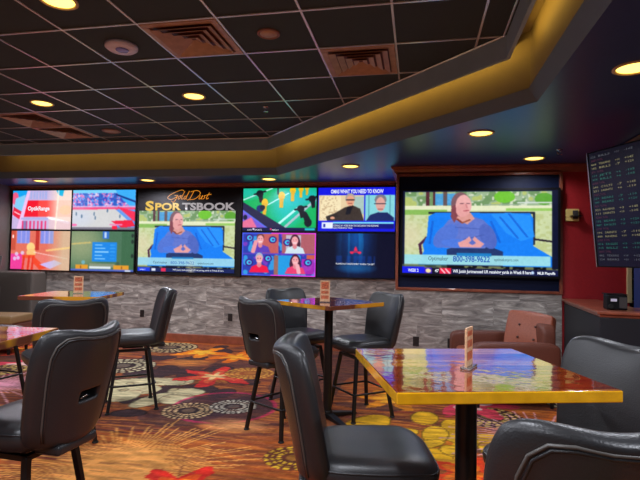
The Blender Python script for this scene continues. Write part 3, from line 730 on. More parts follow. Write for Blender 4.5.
# ---------------------------------------------------------------- ceiling fixtures
def vent(x0, y0, x1, y1, label):
    t = thing('ceiling_vent', ((x0+x1)/2, (y0+y1)/2, GZ), 0, label, 'air vent', 'square bronze ceiling vents')
    hx, hy = (x1-x0)/2-.01, (y1-y0)/2-.01
    fr = MB()
    for lo, hi in (((-hx, -hy), (hx, -hy+.05)), ((-hx, hy-.05), (hx, hy)), ((-hx, -hy+.05), (-hx+.05, hy-.05)), ((hx-.05, -hy+.05), (hx, hy-.05))):
        fr.box((lo[0], lo[1], -.014), (hi[0], hi[1], -.001))
    fr.build('frame', M['bronze'], t, bevel=.003)
    MB().box((-hx+.05, -hy+.05, -.004), (hx-.05, hy-.05, -.001)).build('backing', M['leather_dark'], t)
    for k in range(4):     # nested louvres, each ring sloping inward
        a = .235-.06*k; b_ = a-.046; za, zb = -.030+.003*k, -.010+.003*k
        vs = []
        for r, z in ((a, za), (b_, zb), (b_, zb+.004), (a, za+.004)): vs += [(-r, -r, z), (r, -r, z), (r, r, z), (-r, r, z)]
        fs = []
        for q in range(4):
            for i in range(4):
                j = (i+1) % 4; q2 = (q+1) % 4; fs.append((q*4+i, q*4+j, q2*4+j, q2*4+i))
        MB().add(vs, fs).build('louvre', M['bronze'], t)
    return t
vent(-1.995, 3.17, -1.39, 3.78, 'square bronze ceiling vent with stepped louvres at top left, beside white dome')
vent(-.785, 3.78, -.18, 4.39, 'square bronze ceiling vent next to the glowing tray edge')
vent(-5.02, 5.0, -4.415, 5.61, 'bronze ceiling vent at far left, nearer one of the joined pair')
vent(-5.02, 5.61, -4.415, 6.22, 'bronze ceiling vent at far left, farther one of the joined pair')
t = thing('access_point_dome', (-2.325, 3.50, GZ), 0, 'white round ceiling dome with a blue lit centre beside the bronze vent', 'ceiling dome')
MB().lathe([(.125, 0), (.125, -.02), (.105, -.036), (.06, -.045), (.001, -.047)], n=36).build('housing', M['white_plastic'], t, smooth=True)
MB().lathe([(.05, -.046), (.045, -.052), (.02, -.056), (.001, -.057)], c=(.02, -.02, 0), n=24).build('lens', M['blue_lens'], t, smooth=True)
for (x, y, r, lab) in ((-1.10, 3.47, .085, 'small brown round ceiling speaker between the two big vents'), (-4.05, 5.93, .12, 'brown round ceiling speaker close to the far end of the tiled ceiling')):
    t = thing('ceiling_speaker', (x, y, GZ), 0, lab, 'ceiling speaker', 'brown round ceiling speakers')
    MB().lathe([(r, 0), (r, -.008), (r*.9, -.014), (r*.86, -.01)], n=32).build('rim', M['brown_plastic'], t, smooth=True)
    MB().lathe([(r*.86, -.002), (r*.86, -.009), (r*.4, -.013), (.001, -.014)], n=32).build('grille', M['bronze'], t, smooth=True)
for (x, y, z, lab) in ((-1.66, 5.2, GZ, 'tiny chrome sprinkler head in the middle of the tiled ceiling'), (1.47, 5.62, SZ, 'tiny chrome sprinkler head on the dark soffit near the red wall')):
    t = thing('sprinkler_head', (x, y, z), 0, lab, 'sprinkler', 'chrome sprinkler heads')
    MB().lathe([(.035, 0), (.033, -.006), (.012, -.01), (.01, -.02)], n=20).build('escutcheon', M['chrome'], t, smooth=True)
    m_ = MB()
    for s in (-1, 1): m_.tube([(s*.008, 0, -.018), (s*.022, 0, -.032), (s*.008, 0, -.048)], .003, 6)
    m_.build('frame', M['chrome'], t); MB().lathe([(.026, -.05), (.026, -.053), (.001, -.054)], n=12).build('deflector', M['chrome'], t)

# ---------------------------------------------------------------- screens
YS = 7.645
def tv(name, x0, x1, z0, z1, y, painter, label, group=None, nx=150, bez=.012, depth=.053, cat='screen', seed=1):
    t = thing(name, ((x0+x1)/2, y+depth, z0), 0, label, cat, group)
    ox, oz = (x0+x1)/2, z0; w2 = (x1-x0)/2; h = z1-z0
    m_ = MB(); m_.box((-w2, -depth+.006, 0), (w2, -.012, h)); MB().box((-w2*.5, -.012, h*.25), (w2*.5, 0, h*.75)).build('wall_mount', M['metal_black'], t)
    m_.box((-w2, -depth-.004, 0), (-w2+bez, -depth+.006, h)); m_.box((w2-bez, -depth-.004, 0), (w2, -depth+.006, h))
    m_.box((-w2+bez, -depth-.004, 0), (w2-bez, -depth+.006, bez)); m_.box((-w2+bez, -depth-.004, h-bez), (w2-bez, -depth+.006, h))
    m_.build('housing', M['bezel'], t)
    s = screen_mesh('display', -w2+bez, w2-bez, bez, h-bez, -depth, painter, t, nx, seed)
    return t, s
def stext(parent, body, u, v, size, mat, wdt=None, bold=0., shear=0., W=1.2, Hh=.7, y=-.0585, align='LEFT'):
    # u,v as fractions of the screen: lettering printed in the picture
    return text_mesh('lettering', body, size, mat, face_m((u-.5)*W, y, (1-v)*Hh), parent, bold, shear, wdt, 1, align)
G1 = 'wall mounted screens of the video wall'
zb, zm, zt = 1.115, 1.828, 2.543
XC = [-7.15, -5.93, -4.70]
t, s = tv('television', XC[0], XC[1]-.004, zm+.002, zt, YS, p_store, 'upper left screen showing a red storefront sign on a street', G1)
stext(s, 'OptikRange', .27, .51, .1, M['tx_white'], .44, .003, W=1.2, Hh=.715)
t, s = tv('television', XC[1], XC[2], zm+.002, zt, YS, p_arena, 'upper screen showing a crowded arena with a red edged court', G1)
t, s = tv('television', XC[0], XC[1]-.004, zb, zm-.002, YS, p_room, 'lower left screen showing a red table in a room with blue windows', G1)
t, s = tv('television', XC[1], XC[2], zb, zm-.002, YS, p_chart, 'lower screen showing a blue chart over a dark green background', G1)
XD = [-2.80, -1.555, -.325]
t, s = tv('television', XD[0], XD[1]-.004, zm+.002, zt, YS, p_foos, 'upper screen showing a green foosball table with yellow players', G1, nx=190)
stext(s, 'LIVE', .07, .975, .035, M['tx_white'], .07, W=1.22, Hh=.715); stext(s, 'SPORTS', .17, .975, .035, M['tx_white'], .12, W=1.22, Hh=.715); stext(s, 'REPLAY', .41, .975, .035, M['tx_white'], .11, W=1.22, Hh=.715)
t, s = tv('television', XD[1], XD[2], zm+.002, zt, YS, p_news, 'upper screen of a blue news show with two men side by side', G1, nx=190)
stext(s, 'OMAS WHAT YOU NEED TO KNOW', .17, .145, .085, M['tx_white'], .82, .002, W=1.22, Hh=.715)
stext(s, 'COMING UP:  MORE FROM THE DISCUSSION THIS MORNING', .21, .872, .04, M['tx_white'], .7, W=1.22, Hh=.715)
stext(s, 'LIVE MORNING TALK', .21, .92, .035, M['tx_white'], .3, W=1.22, Hh=.715)
t, s = tv('television', XD[0], XD[1]-.004, zb, zm-.002, YS, p_people, 'lower screen with four people in a grid and a magenta border', G1, nx=190)
t, s = tv('television', XD[1], XD[2], zb, zm-.002, YS, p_ad, 'lower screen of dark blue light rays with a small red emblem', G1, nx=160)
stext(s, 'PLEASE PLAY RESPONSIBLY WHEN YOU BET', .25, .70, .034, M['tx_white'], .6, W=1.22, Hh=.715)

# centre screen with the sportsbook sign panel
t = thing('sportsbook_display', (-3.75, YS+.05, 1.095), 0, 'tall black centre display reading Gold Dust Sportsbook above a seated woman in blue', 'screen')
x0, x1 = -4.675, -2.815; w2 = (x1-x0)/2; hh = 2.545-1.095; cx = -3.745+3.75
MB().box((-w2+cx, -.05, 0), (w2+cx, -.001, hh)).build('housing', M['banner'], t, bevel=.004)
s = screen_mesh('display', -w2+cx+.04, w2+cx-.1, .055, 1.075, -.054, p_mid, t, 240)
m_ = MB(); m_.box((-w2+cx+.03, -.053, .045), (w2+cx-.09, -.05, 1.085)); m_.build('bezel', M['bezel'], t)
S1 = text_mesh('sign_lettering', 'S', .215, M['tx_gold'], face_m(-w2+cx+.15, -.056, 1.085), t, .009, 0, .155)
text_mesh('sign_lettering', 'POR', .165, M['tx_gold'], face_m(-w2+cx+.33, -.056, 1.088), t, .006, 0, .47)
text_mesh('sign_lettering', 'TSBOOK', .165, M['tx_gold_glare'], face_m(-w2+cx+.82, -.056, 1.088), t, .006, 0, .93)
# handwriting style gold word, drawn as strokes
def stroke(parent, polys, r, mat, ox, oz, sc, sh=.35):
    m_ = MB()
    for pl in polys:
        pts = [Vector(p) for p in pl]; sm = []
        for i in range(len(pts)-1):
            p0 = pts[max(i-1, 0)]; p1 = pts[i]; p2 = pts[i+1]; p3 = pts[min(i+2, len(pts)-1)]
            for k in range(6):
                q = k/6; sm.append(.5*((2*p1)+(-p0+p2)*q+(2*p0-5*p1+4*p2-p3)*q*q+(-p0+3*p1-3*p2+p3)*q**3))
        sm.append(pts[-1]); m_.tube([(ox+(v.x+sh*v.y)*sc, -.058, oz+v.y*sc) for v in sm], r, 5)
    return m_.build('script_lettering', mat, parent)
gd = [[(1.0, 1.3), (.5, 1.45), (-.9, .8), (-1.3, .25), (-.6, 0), (.1, .35), (.25, .62), (-.25, .6)], [(.25, .62), (.15, 0), (-.1, -.45), (-.5, -.2)],
      [(.75, .6), (.45, .35), (.6, .02), (.85, .3), (.72, .58), (1.0, .5)], [(1.2, 1.3), (1.05, .5), (1.1, .05), (1.3, .1)], [(1.75, .55), (1.45, .4), (1.5, .03), (1.75, .25), (1.95, 1.3), (1.8, .2), (1.95, .02)],
      [(2.7, 1.25), (2.45, .1), (2.1, -.1)], [(2.2, 1.15), (3.2, 1.35), (3.9, .9), (3.4, .1), (2.5, -.05)], [(4.0, .6), (3.95, .1), (4.2, .1), (4.4, .6), (4.35, .1), (4.5, .05)],
      [(4.95, .6), (4.65, .5), (4.85, .25), (4.6, .02)], [(5.35, 1.0), (5.15, .3), (5.25, .02), (5.5, .2)], [(5.0, .65), (5.75, .75)]]
stroke(t, gd, .0052, M['tx_orange'], -.24, 1.265, .108)
stext(s, 'WEEK 2', -1, -1, .03, M['tx_white'])
s.children[-1].data.transform(Matrix.Translation((-((-1-.5)*1.2)-w2+cx+.08, 0, -(2*.7)+.075)))
text_mesh('lettering', 'WR Justin Jurtmanssed UR receiving yards in Week 8 here', .04, M['tx_white'], face_m(-w2+cx+.68, -.056, .078), s, 0, 0, .9)
text_mesh('lettering', 'Optimaker', .06, M['tx_dark'], face_m(-w2+cx+.32, -.056, .19), s, 0, 0, .26)
text_mesh('lettering', '800-398-9622', .07, M['tx_blue'], face_m(-w2+cx+.64, -.056, .185), s, 0, 0, .42)
text_mesh('lettering', 'optimakerpro.com', .05, M['tx_dark'], face_m(-w2+cx+1.12, -.056, .19), s, 0, 0, .28)

# big framed screen on the projecting wall
FX0, FX1, FZ0, FZ1 = XB-.005, 1.725, 1.035, 2.53
t = thing('screen_frame', ((FX0+FX1)/2, YC, FZ0), 0, 'wide cherry wood frame with navy backing around the big screen', 'frame')
ww = (FX1-FX0)/2; fh = FZ1-FZ0
m_ = MB(); m_.box((-ww, -.05, 0), (-ww+.035, -.001, fh)).box((ww-.035, -.05, 0), (ww, -.001, fh)).box((-ww+.035, -.05, 0), (ww-.035, -.001, .035)).box((-ww+.035, -.05, fh-.035), (ww-.035, -.001, fh))
m_.build('moulding', M['cherry'], t, bevel=.006)
MB().box((-ww+.035, -.015, .035), (ww-.035, -.001, fh-.035)).build('backing_panel', M['navy_backing'], t)
t, s = tv('television', -.215, 1.685, 1.225, 2.325, 6.40, p_big, 'largest screen, in its own wood frame, woman in blue on a blue bench', None, nx=340, bez=.028, depth=.075)
W_, H_ = 1.9, 1.1
text_mesh('lettering', '800-398-9622', .1, M['tx_blue'], face_m(-.3, -.081, .185), s, .002, 0, .44)
text_mesh('lettering', 'Optimaker', .075, M['tx_dark'], face_m(-.6, -.081, .195), s, 0, 0, .24)
text_mesh('lettering', 'optimakerpro.com', .05, M['tx_dark'], face_m(.19, -.081, .2), s, 0, 0, .28)
text_mesh('lettering', 'WEEK 2', .055, M['tx_white'], face_m(-.85, -.081, .047), s, .001, 0, .13)
text_mesh('lettering', '47', .055, M['tx_white'], face_m(-.52, -.081, .047), s, .001, 0, .05)
text_mesh('lettering', 'WR Justin Jurtmanssed UR receiving yards in Week 8 here', .055, M['tx_white'], face_m(-.3, -.081, .047), s, .001, 0, .92)
text_mesh('lettering', 'MLB Playoffs', .045, M['tx_white'], face_m(.69, -.081, .047), s, .001, 0, .2)

# ---------------------------------------------------------------- odds board on the right
bl = Vector((1.64, 5.0, 1.385)); dr = Vector((.23, -.5, 0)).normalized(); nr = Vector((-dr.y, dr.x, 0)); nr = -nr if nr.x > 0 else nr
t = thing('odds_board', tuple(bl), math.atan2(dr.y, dr.x), 'large tilted black betting odds board hanging in front of the red wall', 'odds board')
tilt = math.radians(6); BH = 1.06; BW = 1.7
B4 = Matrix.Rotation(tilt, 4, 'X')     # local x along the board, local -y towards the room
m_ = MB().box((0, .0, 0), (BW, .06, BH), B4); m_.build('housing', M['bezel'], t, bevel=.004)
face = MB().box((.012, -.003, .012), (BW-.012, 0, BH-.012), B4).build('display', M['board'], t)
MB().box((-.012, -.01, 0), (0, .06, BH), B4).build('edge_strip', M['chrome'], t)
for x in (.6, 1.4):
    MB().box((x-.015, .02, BH-.02), (x+.015, .05, BH-.02+.25), None).build('hanger', M['metal_black'], t)
rr = random.Random(3); y_ = BH-.045; rows = []
pat = ['ob_white', 'ob_red', 'ob_yellow', 'ob_yellow', 'ob_red', 'ob_teal', 'ob_teal', 'ob_red', 'ob_yellow', 'ob_yellow', 'ob_red', 'ob_teal', 'ob_teal', 'ob_red', 'ob_yellow', 'ob_yellow', 'ob_red', 'ob_teal', 'ob_teal', 'ob_red', 'ob_yellow', 'ob_yellow', 'ob_red', 'ob_teal', 'ob_teal', 'ob_red', 'ob_white', 'ob_white']
words = ['BEARS', 'COLTS', 'JETS', 'RAVENS', 'LIONS', 'EAGLES', 'SAINTS', 'TEXANS', 'GIANTS', 'BILLS']
dz = (BH-.09)/len(pat)
def line_mesh(items):
    cu = []; m_ = MB()
    for (x, z, s_, w_) in items:
        c_ = bpy.data.curves.new('tmp', 'FONT'); c_.body = s_; c_.size = .025; c_.resolution_u = 1
        o_ = bpy.data.objects.new('tmp', c_); COL.objects.link(o_); cu.append((o_, x, z, w_))
    dg = bpy.context.evaluated_depsgraph_get(); dg.update()
    for (o_, x, z, w_) in cu:
        me = bpy.data.meshes.new_from_object(o_.evaluated_get(dg))
        k = w_/max(v.co.x for v in me.vertices)
        m_.add([B4 @ Vector((x+v.co.x*k, -.0055, z+v.co.y)) for v in me.vertices], [tuple(p.vertices) for p in me.polygons])
        bpy.data.meshes.remove(me); bpy.data.objects.remove(o_)
    return m_
for i, pk in enumerate(pat):
    z = BH-.06-i*dz
    for p0 in (0., .56, 1.12):
        if pk == 'ob_red': it = [(p0+.03, z, rr.choice(words)+'  TOTAL', .14)]
        else: it = [(p0+.03, z, str(rr.randint(101, 499)), .06), (p0+.12, z, rr.choice(words), .13), (p0+.30, z, '%+d' % rr.choice([-7, -3, 3, 6, 10]), .05), (p0+.40, z, '%+d' % rr.choice([-110, -105, 120, 145]), .09)]
        m_ = line_mesh(it); m_.box((p0+.028, -.0042, z-.007), (p0+(.18 if pk == 'ob_red' else .5), -.0032, z+.022), B4, 1)
        m_.build('odds_line', [M[pk], M['board']], face)

# ---------------------------------------------------------------- right side: counter, bulkhead, cabinet, alarm
t = thing('bar_counter', (1.65, 4.9, 0), 0, 'dark navy counter with cherry wood top below the red wall', 'counter')
def prism(mb, pts, z0, z1):
    n = len(pts); mb.add([(x, y, z0) for x, y in pts]+[(x, y, z1) for x, y in pts], [tuple(range(n-1, -1, -1)), tuple(range(n, 2*n))]+[(i, (i+1) % n, n+(i+1) % n, n+i) for i in range(n)]); return mb
bodyp = [(-.02, .03), (1.3, -.12), (1.32, .42), (.42, .5), (.42, 1.555), (.09, 1.555)]
prism(MB(), bodyp, 0, .93).build('cabinet_body', M['counter_dark'], t, bevel=.005)
topp = [(-.05, 0), (1.3, -.16), (1.33, .46), (.46, .54), (.46, 1.56), (.06, 1.56)]
prism(MB(), topp, .96, .99).build('worktop', M['cherry'], t, bevel=.008)
prism(MB(), [(x*.995+.0, y*.995+.003) for x, y in bodyp], .93, .96).build('edge_moulding', M['cherry'], t, bevel=.01)
t = thing('receipt_printer', (1.83, 5.13, .99), -.1, 'small black receipt printer on the cherry counter top', 'printer')
MB().box((-.09, -.09, 0), (.08, .06, .14)).build('housing', M['bezel'], t, bevel=.012)
MB().box((-.06, -.094, .08), (-.01, -.09, .105)).build('paper_slip', M['white_plastic'], t)
MB().box((.01, -.096, .02), (.075, -.09, .12)).build('front_panel', M['kiosk'], t, bevel=.003)
MB().cyl((-.06, -.11, .035), (-.06, -.088, .035), .02, n=16).build('knob', M['rubber'], t, smooth=False)
MB().box((-.092, -.092, .14), (.082, .102, .148)).build('lid', M['bezel'], t, bevel=.004)
struct(MB().box((2.44, YC-.03, .96), (2.49, YB-.3, SZ)), 'trim_11', M['cream'], bevel=.004)
struct(MB().box((2.06, 3.0, 2.50), (2.6, 5.5, SZ)), 'ceiling_bulkhead', M['darkwall'])
struct(MB().box((1.99, 2.95, 2.545), (2.06, 5.57, 2.615)).box((2.06, 5.5, 2.545), (2.6, 5.57, 2.615)), 'trim_12', M['cherry'], bevel=.012)
t = thing('tall_cabinet', (2.70, 6.0, 0), 0, 'tall blue cabinet behind the counter at the right edge', 'cabinet')
MB().box((-.28, -.25, 0), (.3, .25, 1.8)).build('body', M['blue_paint'], t, bevel=.008)
MB().box((-.27, -.27, .08), (.29, -.25, 1.78)).build('door', M['blue_paint'], t, bevel=.004)
MB().tube([(-.2, -.27, .9), (-.2, -.31, .92), (-.2, -.31, 1.18), (-.2, -.27, 1.2)], .008).build('handle', M['chrome'], t)
t = thing('back_bar_shelf', (2.78, 7.45, 0), 0, 'narrow shelf unit with bottles in the opening past the red wall', 'shelf')
MB().box((-.26, .15, 0), (.35, .17, 2.0)).build('back_panel', M['button'], t)
for z in (.9, 1.2, 1.5, 1.8): MB().box((-.26, -.12, z), (.35, .15, z+.02)).build('shelf_board', M['cherry'], t)
bot = None
for k, (x, z) in enumerate([(-.2, .92), (-.08, .92), (-.2, 1.22), (-.08, 1.22), (.04, 1.22), (-.2, 1.52), (-.08, 1.52)]):
    if bot is None:
        bot = MB().lathe([(.035, 0), (.037, .01), (.037, .13), (.03, .16), (.013, .19), (.012, .24), (.014, .245)], n=16).build('bottle', pmat('bottle_glass', (140, 90, 30), .1), smooth=True)
        tag(bot, 'bottle on the narrow shelf past the red wall', 'bottle', 'bottles on the narrow back bar shelf'); o = bot
    else: o = bot.copy(); COL.objects.link(o)
    o.location = (2.78+x, 7.42, z+.0005)
t = thing('fire_alarm_strobe', (1.835, YC, 1.998), 0, 'small ivory alarm box with dark half on red wall', 'alarm')
MB().box((-.06, -.008, -.06), (.06, 0, .06)).build('wall_mount', M['metal_black'], t)
MB().box((-.075, -.045, -.075), (.075, -.008, .075)).build('housing', M['strobe'], t, bevel=.006)
MB().box((.0, -.058, -.05), (.058, -.045, .055)).build('speaker_grille', M['kiosk'], t, bevel=.004)
MB().lathe([(.013, 0), (.01, .008), (.001, .01)], n=12).build('strobe_lens', M['white_plastic'], t, smooth=True)
t.children[-1].rotation_euler = (PI/2, 0, 0); t.children[-1].location = (.028, -.058, -.012)
def outlet(x, y, z, label):
    t = thing('wall_outlet', (x, y, z), 0, label, 'outlet', 'dark outlets on the stone wall')
    MB().box((-.038, -.008, -.06), (.038, -.0005, .06)).build('cover_plate', M['outlet'], t, bevel=.003)
    for s in (-.024, .024):
        m_ = MB(); m_.box((-.012, -.0095, s-.008), (-.007, -.008, s+.008)).box((.007, -.0095, s-.008), (.012, -.008, s+.008)); m_.build('socket', M['slot'], t)
outlet(-2.984, YB, .432, 'dark outlet on stone wall between the side stool and far table')
outlet(-4.559, YB, .435, 'dark outlet on stone wall behind the side-on bar stool at left')
outlet(-.007, YC-.025, .386, 'dark outlet on stone wall just right of the far table stools')
outlet(.42, YC-.025, .383, 'dark outlet on stone wall nearest the brown armchair')

# dark pier, kiosk and low brown bench at the far left
struct(MB().box((XL, 7.35, 0), (-6.42, YB, 1.10)), 'trim_13', M['darkwall'], bevel=.03)
t = thing('betting_kiosk', (-6.55, 6.45, 0), math.radians(25), 'grey betting kiosk with slanted lit screen at left edge', 'kiosk')
MB().box((-.22, -.18, 0), (.22, .2, .9)).build('cabinet', M['kiosk'], t, bevel=.02)
K4 = Matrix.Translation((0, -.02, .9)) @ Matrix.Rotation(math.radians(-22), 4, 'X')
MB().box((-.24, -.03, .02), (.24, .03, .5), K4).build('monitor', M['kiosk'], t, bevel=.012)
MB().box((-.21, -.036, .05), (.21, -.03, .47), K4).build('screen', M['kiosk_face'], t)
MB().box((-.2, -.26, .78), (.2, -.17, .82)).build('ledge', M['white_plastic'], t, bevel=.006)
t = thing('low_bench', (-5.85, 6.15, 0), math.radians(10), 'low brown upholstered bench at far left beside the kiosk', 'bench')
MB().box((-.3, -.25, .08), (.3, .25, .42)).build('body', M['leather_dark'], t, bevel=.02)
MB().box((-.31, -.26, .42), (.31, .26, .54)).build('cushion', pmat('tan_leather', (140, 110, 70), .5), t, bevel=.03, segs=3)
for sx in (-.25, .25):
    for sy in (-.2, .2): MB().cyl((sx, sy, 0), (sx, sy, .085), .02, .025).build('leg', M['metal_black'], t)

# ---------------------------------------------------------------- armchair
def sbox(lo, hi, mb=None, n=4, puff=0.):
    """subdivided box for soft cushions; puff bulges the broad faces"""
    mb = mb or MB()
    lo = Vector(lo); hi = Vector(hi); c = (lo+hi)/2; h = (hi-lo)/2
    for ax in range(3):
        for sg in (-1, 1):
            a1, a2 = (ax+1) % 3, (ax+2) % 3; vs = []
            for i in range(n+1):
                for j in range(n+1):
                    u = -1+2*i/n; v = -1+2*j/n; p = Vector((0, 0, 0))
                    q = [0, 0, 0]; q[ax] = sg; q[a1] = u; q[a2] = v
                    for k in range(3):
                        o1, o2 = (k+1) % 3, (k+2) % 3
                        bul = puff*(1-q[o1]**2)*(1-q[o2]**2) if ax == k else 0
                        p[k] = c[k]+q[k]*h[k]+(sg*bul if ax == k else 0)
                    vs.append(p)
            fs = []
            for i in range(n):
                for j in range(n):
                    a = i*(n+1)+j; f = (a, a+n+1, a+n+2, a+1); fs.append(f if sg > 0 else f[::-1])
            mb.add(vs, fs)
    return mb
def weld(o, d=.0005):
    m_ = o.modifiers.new('weld', 'WELD'); m_.merge_threshold = d
    return o
def soft(lo, hi, name, mat, parent, puff=.01, sub=2, n=4):
    o = sbox(lo, hi, n=n, puff=puff).build(name, mat, parent, smooth=True)
    weld(o); b = o.modifiers.new('sub', 'SUBSURF'); b.levels = sub; b.render_levels = sub
    return o
# local frame: faces local -x ; x from 0 (front) to .85 (back), y 0 (near arm) to .92
t = thing('armchair', (.545, 5.0, 0), math.radians(11), 'brown leather armchair against the stone wall beyond the near table', 'armchair')
MB().box((.02, .02, .12), (.83, .90, .36)).build('base', M['leather_dark'], t, bevel=.02)
for y0 in (0, .79): soft((0, y0, .12), (.84, y0+.13, .63), 'arm', M['leather_dark'], t, .006, 2, 5)
soft((.70, .11, .3), (.85, .81, .80), 'backrest', M['leather_dark'], t, .012)
soft((.02, .13, .34), (.70, .79, .49), 'seat_cushion', M['leather'], t, .02)
for sx in (.06, .78):
    for sy in (.07, .85): MB().cyl((sx, sy, 0), (sx, sy, .13), .016, .024).build('leg', M['metal_black'], t)
ca = math.atan2(-.86, -.5)+PI/2
o = soft((-.22, -.075, 0), (.22, .075, .42), 'back_cushion', M['leather'], t, .025, 1, 9)
o.location = (.64, .34, .475); o.rotation_euler = (math.radians(-14), math.radians(4), ca-math.radians(11))
o['label'] = 'tufted tan brown cushion'
for bx in (-.08, .08):
    for bz in (.15, .28):
        b = MB().lathe([(.012, 0), (.01, .006), (.001, .008)], n=12).build('button', M['button'], t, smooth=True); b.parent = o
        b.rotation_euler = (PI/2, 0, 0); b.location = (bx, -.102, bz)

# ---------------------------------------------------------------- bar stools (face local +y)
def back_pt(s, v, side, top_off=0.):
    """s -1..1 across, v 0..1 up; side +1 inner face (towards sitter), -1 rear face"""
    z = .585+.52*v
    w = .205+.04*min(1, v*1.6)
    cor = max(0, (v-.78)/.22); w *= (1-.10*cor**2.2); low = max(0, (.16-v)/.16); w *= (1-.10*low**2)
    z -= .030*v**3*math.cos(s*PI/2)**1.5 + .05*max(0, abs(s)-.72)**2/.0784*.55*cor
    z += .03*low*abs(s)**2
    yc = -.23-.13*v**1.15+.075*abs(s)**2.2*(.5+.5*v)
    th = (.062-.010*v)*(1-.42*abs(s)**3)*(1-.25*cor**2)
    return Vector((s*w, yc+side*th, z))
def stool():
    t = thing('bar_stool', (0, 0, 0), 0, 'x', 'bar stool')
    # backrest with the hand slot
    S = [-1, -.86, -.6, -.38, -.26, -.12, .12, .26, .38, .6, .86, 1]
    V = [0, .08, .18, .28, .365, .46, .51, .57, .68, .8, .9, .965, 1]
    ns, nv = len(S), len(V); vs = []
    for side in (1, -1):
        for v in V:
            for s_ in S: vs.append(back_pt(s_, v, side))
    idx = lambda side, j, i: side*ns*nv+j*ns+i
    hole = [(j, i) for j in (4,) for i in (4, 5, 6)]
    fs = []
    for j in range(nv-1):
        for i in range(ns-1):
            fs.append((idx(0, j, i+1), idx(0, j, i), idx(0, j+1, i), idx(0, j+1, i+1)))
            if (j, i) in hole: continue
            fs.append((idx(1, j, i), idx(1, j, i+1), idx(1, j+1, i+1), idx(1, j+1, i)))
    # rim strip with a middle ridge so the edge is padded and round
    rim = [(0, i) for i in range(ns)]+[(j, ns-1) for j in range(1, nv)]+[(nv-1, i) for i in range(ns-2, -1, -1)]+[(j, 0) for j in range(nv-2, 0, -1)]
    base = len(vs); cen = Vector((0, -.28, .84))
    for (j, i) in rim:
        p = (vs[idx(0, j, i)]+vs[idx(1, j, i)])/2; d = p-cen; d.y = 0; d.normalize(); vs.append(p+d*.018)
    n = len(rim)
    for k in range(n):
        a, b_ = rim[k], rim[(k+1) % n]
        fs.append((idx(0, *a), idx(0, *b_), base+(k+1) % n, base+k)); fs.append((base+k, base+(k+1) % n, idx(1, *b_), idx(1, *a)))
    hl = [(4, 4), (4, 5), (4, 6), (4, 7), (5, 7), (5, 6), (5, 5), (5, 4)]
    pb = len(vs)
    for (j, i) in hl: vs.append(vs[idx(1, j, i)]*.28+vs[idx(0, j, i)]*.72)
    for k in range(8):
        a, b_ = hl[k], hl[(k+1) % 8]; fs.append((pb+(k+1) % 8, pb+k, idx(1, *a), idx(1, *b_)))
    fs += [(pb+0, pb+1, pb+6, pb+7), (pb+1, pb+2, pb+5, pb+6), (pb+2, pb+3, pb+4, pb+5)]
    o = MB().add(vs, fs).build('backrest', M['vinyl'], t, smooth=True, subsurf=2)
    cr = o.data.attributes.new('crease_edge', 'FLOAT', 'EDGE')
    hs = set(idx(1, *a) for a in hl); ps = set(range(pb, pb+8)); corner = (idx(1, 4, 4), idx(1, 4, 7), idx(1, 5, 4), idx(1, 5, 7), pb, pb+3, pb+4, pb+7)
    for e in o.data.edges:
        a, b_ = e.vertices
        if (a in hs and b_ in hs) or (a in ps and b_ in ps): cr.data[e.index].value = .9
        elif (a in hs) != (b_ in hs) and (a in ps or b_ in ps) and a in corner: cr.data[e.index].value = .6
    hm = back_pt(0, .405, -1); MB().tube([(-.03, hm.y+.028, hm.z-.012), (0, hm.y+.024, hm.z-.004), (.03, hm.y+.028, hm.z-.012)], .006, 8).build('grab_bar', M['chrome'], o, smooth=True)
    # piping around the rear panel and front edge
    for side, nm, a, ins, mt in ((-1, 'piping', .88, -.02, 'vinyl_seam'), (-1, 'piping', .845, -.004, 'vinyl')):
        pts = []
        seq = [(-.8, v) for v in (.06, .2, .4, .6, .76)]+[(-.76, .86), (-.66, .915), (-.5, .935), (-.25, .935), (0, .935), (.25, .935), (.5, .935), (.66, .915), (.76, .86)]+[(.8, v) for v in (.76, .6, .4, .2, .06)]
        for s_, v in seq:
            p = back_pt(s_*a/.8, v-ins if v > .5 else v, side); p.y += side*(.0 if abs(s_) > .7 else -.0015); pts.append(p)
        MB().tube(pts, .0042, 6).build(nm, M[mt], o, smooth=True)
    # lower bracket joining the back to the seat
    MB().box((-.12, -.285, .555), (.12, -.15, .60)).build('back_bracket', M['vinyl'], t, bevel=.015, segs=3)
    # seat: rounded cushion
    m_ = MB(); n = 40; rings = []
    prof = [(.80, .0), (.93, .004), (1.0, .03), (1.02, .06), (.985, .088), (.90, .105), (.7, .114), (.4, .117), (.12, .118)]
    vs = []
    for k, (r, z) in enumerate(prof):
        for i in range(n):
            a = 2*PI*i/n; ca_, sa = math.cos(a), math.sin(a); e = .42
            x = math.copysign(abs(ca_)**e, ca_)*.235*r; y = math.copysign(abs(sa)**e, sa)*.235*r
            x *= (1-.06*max(0, -y/.235)); dip = -.012*max(0, 1-(x*x+y*y)/.03)
            zz = .588+z+(dip if z > .1 else 0)+(-.02*max(0, (y-.14)/.1) if z > .08 else 0)
            vs.append((x, y+.0, zz))
    fs = [(j*n+i, j*n+(i+1) % n, (j+1)*n+(i+1) % n, (j+1)*n+i) for j in range(len(prof)-1) for i in range(n)]
    fs += [tuple(range(n-1, -1, -1)), tuple(range((len(prof)-1)*n, len(prof)*n))]
    so = m_.add(vs, fs).build('seat', M['vinyl'], t, smooth=True)
    pts = []
    for i in range(n):
        a = 2*PI*i/n; ca_, sa = math.cos(a), math.sin(a); e = .42
        x = math.copysign(abs(ca_)**e, ca_)*.235*1.0; y = math.copysign(abs(sa)**e, sa)*.235*1.0
        pts.append((x*(1-.06*max(0, -y/.235)), y, .588+.078+(-.012*max(0, (y-.14)/.1))))
    MB().tube(pts, .0035, 6, True).build('seam', M['vinyl'], so, smooth=True)
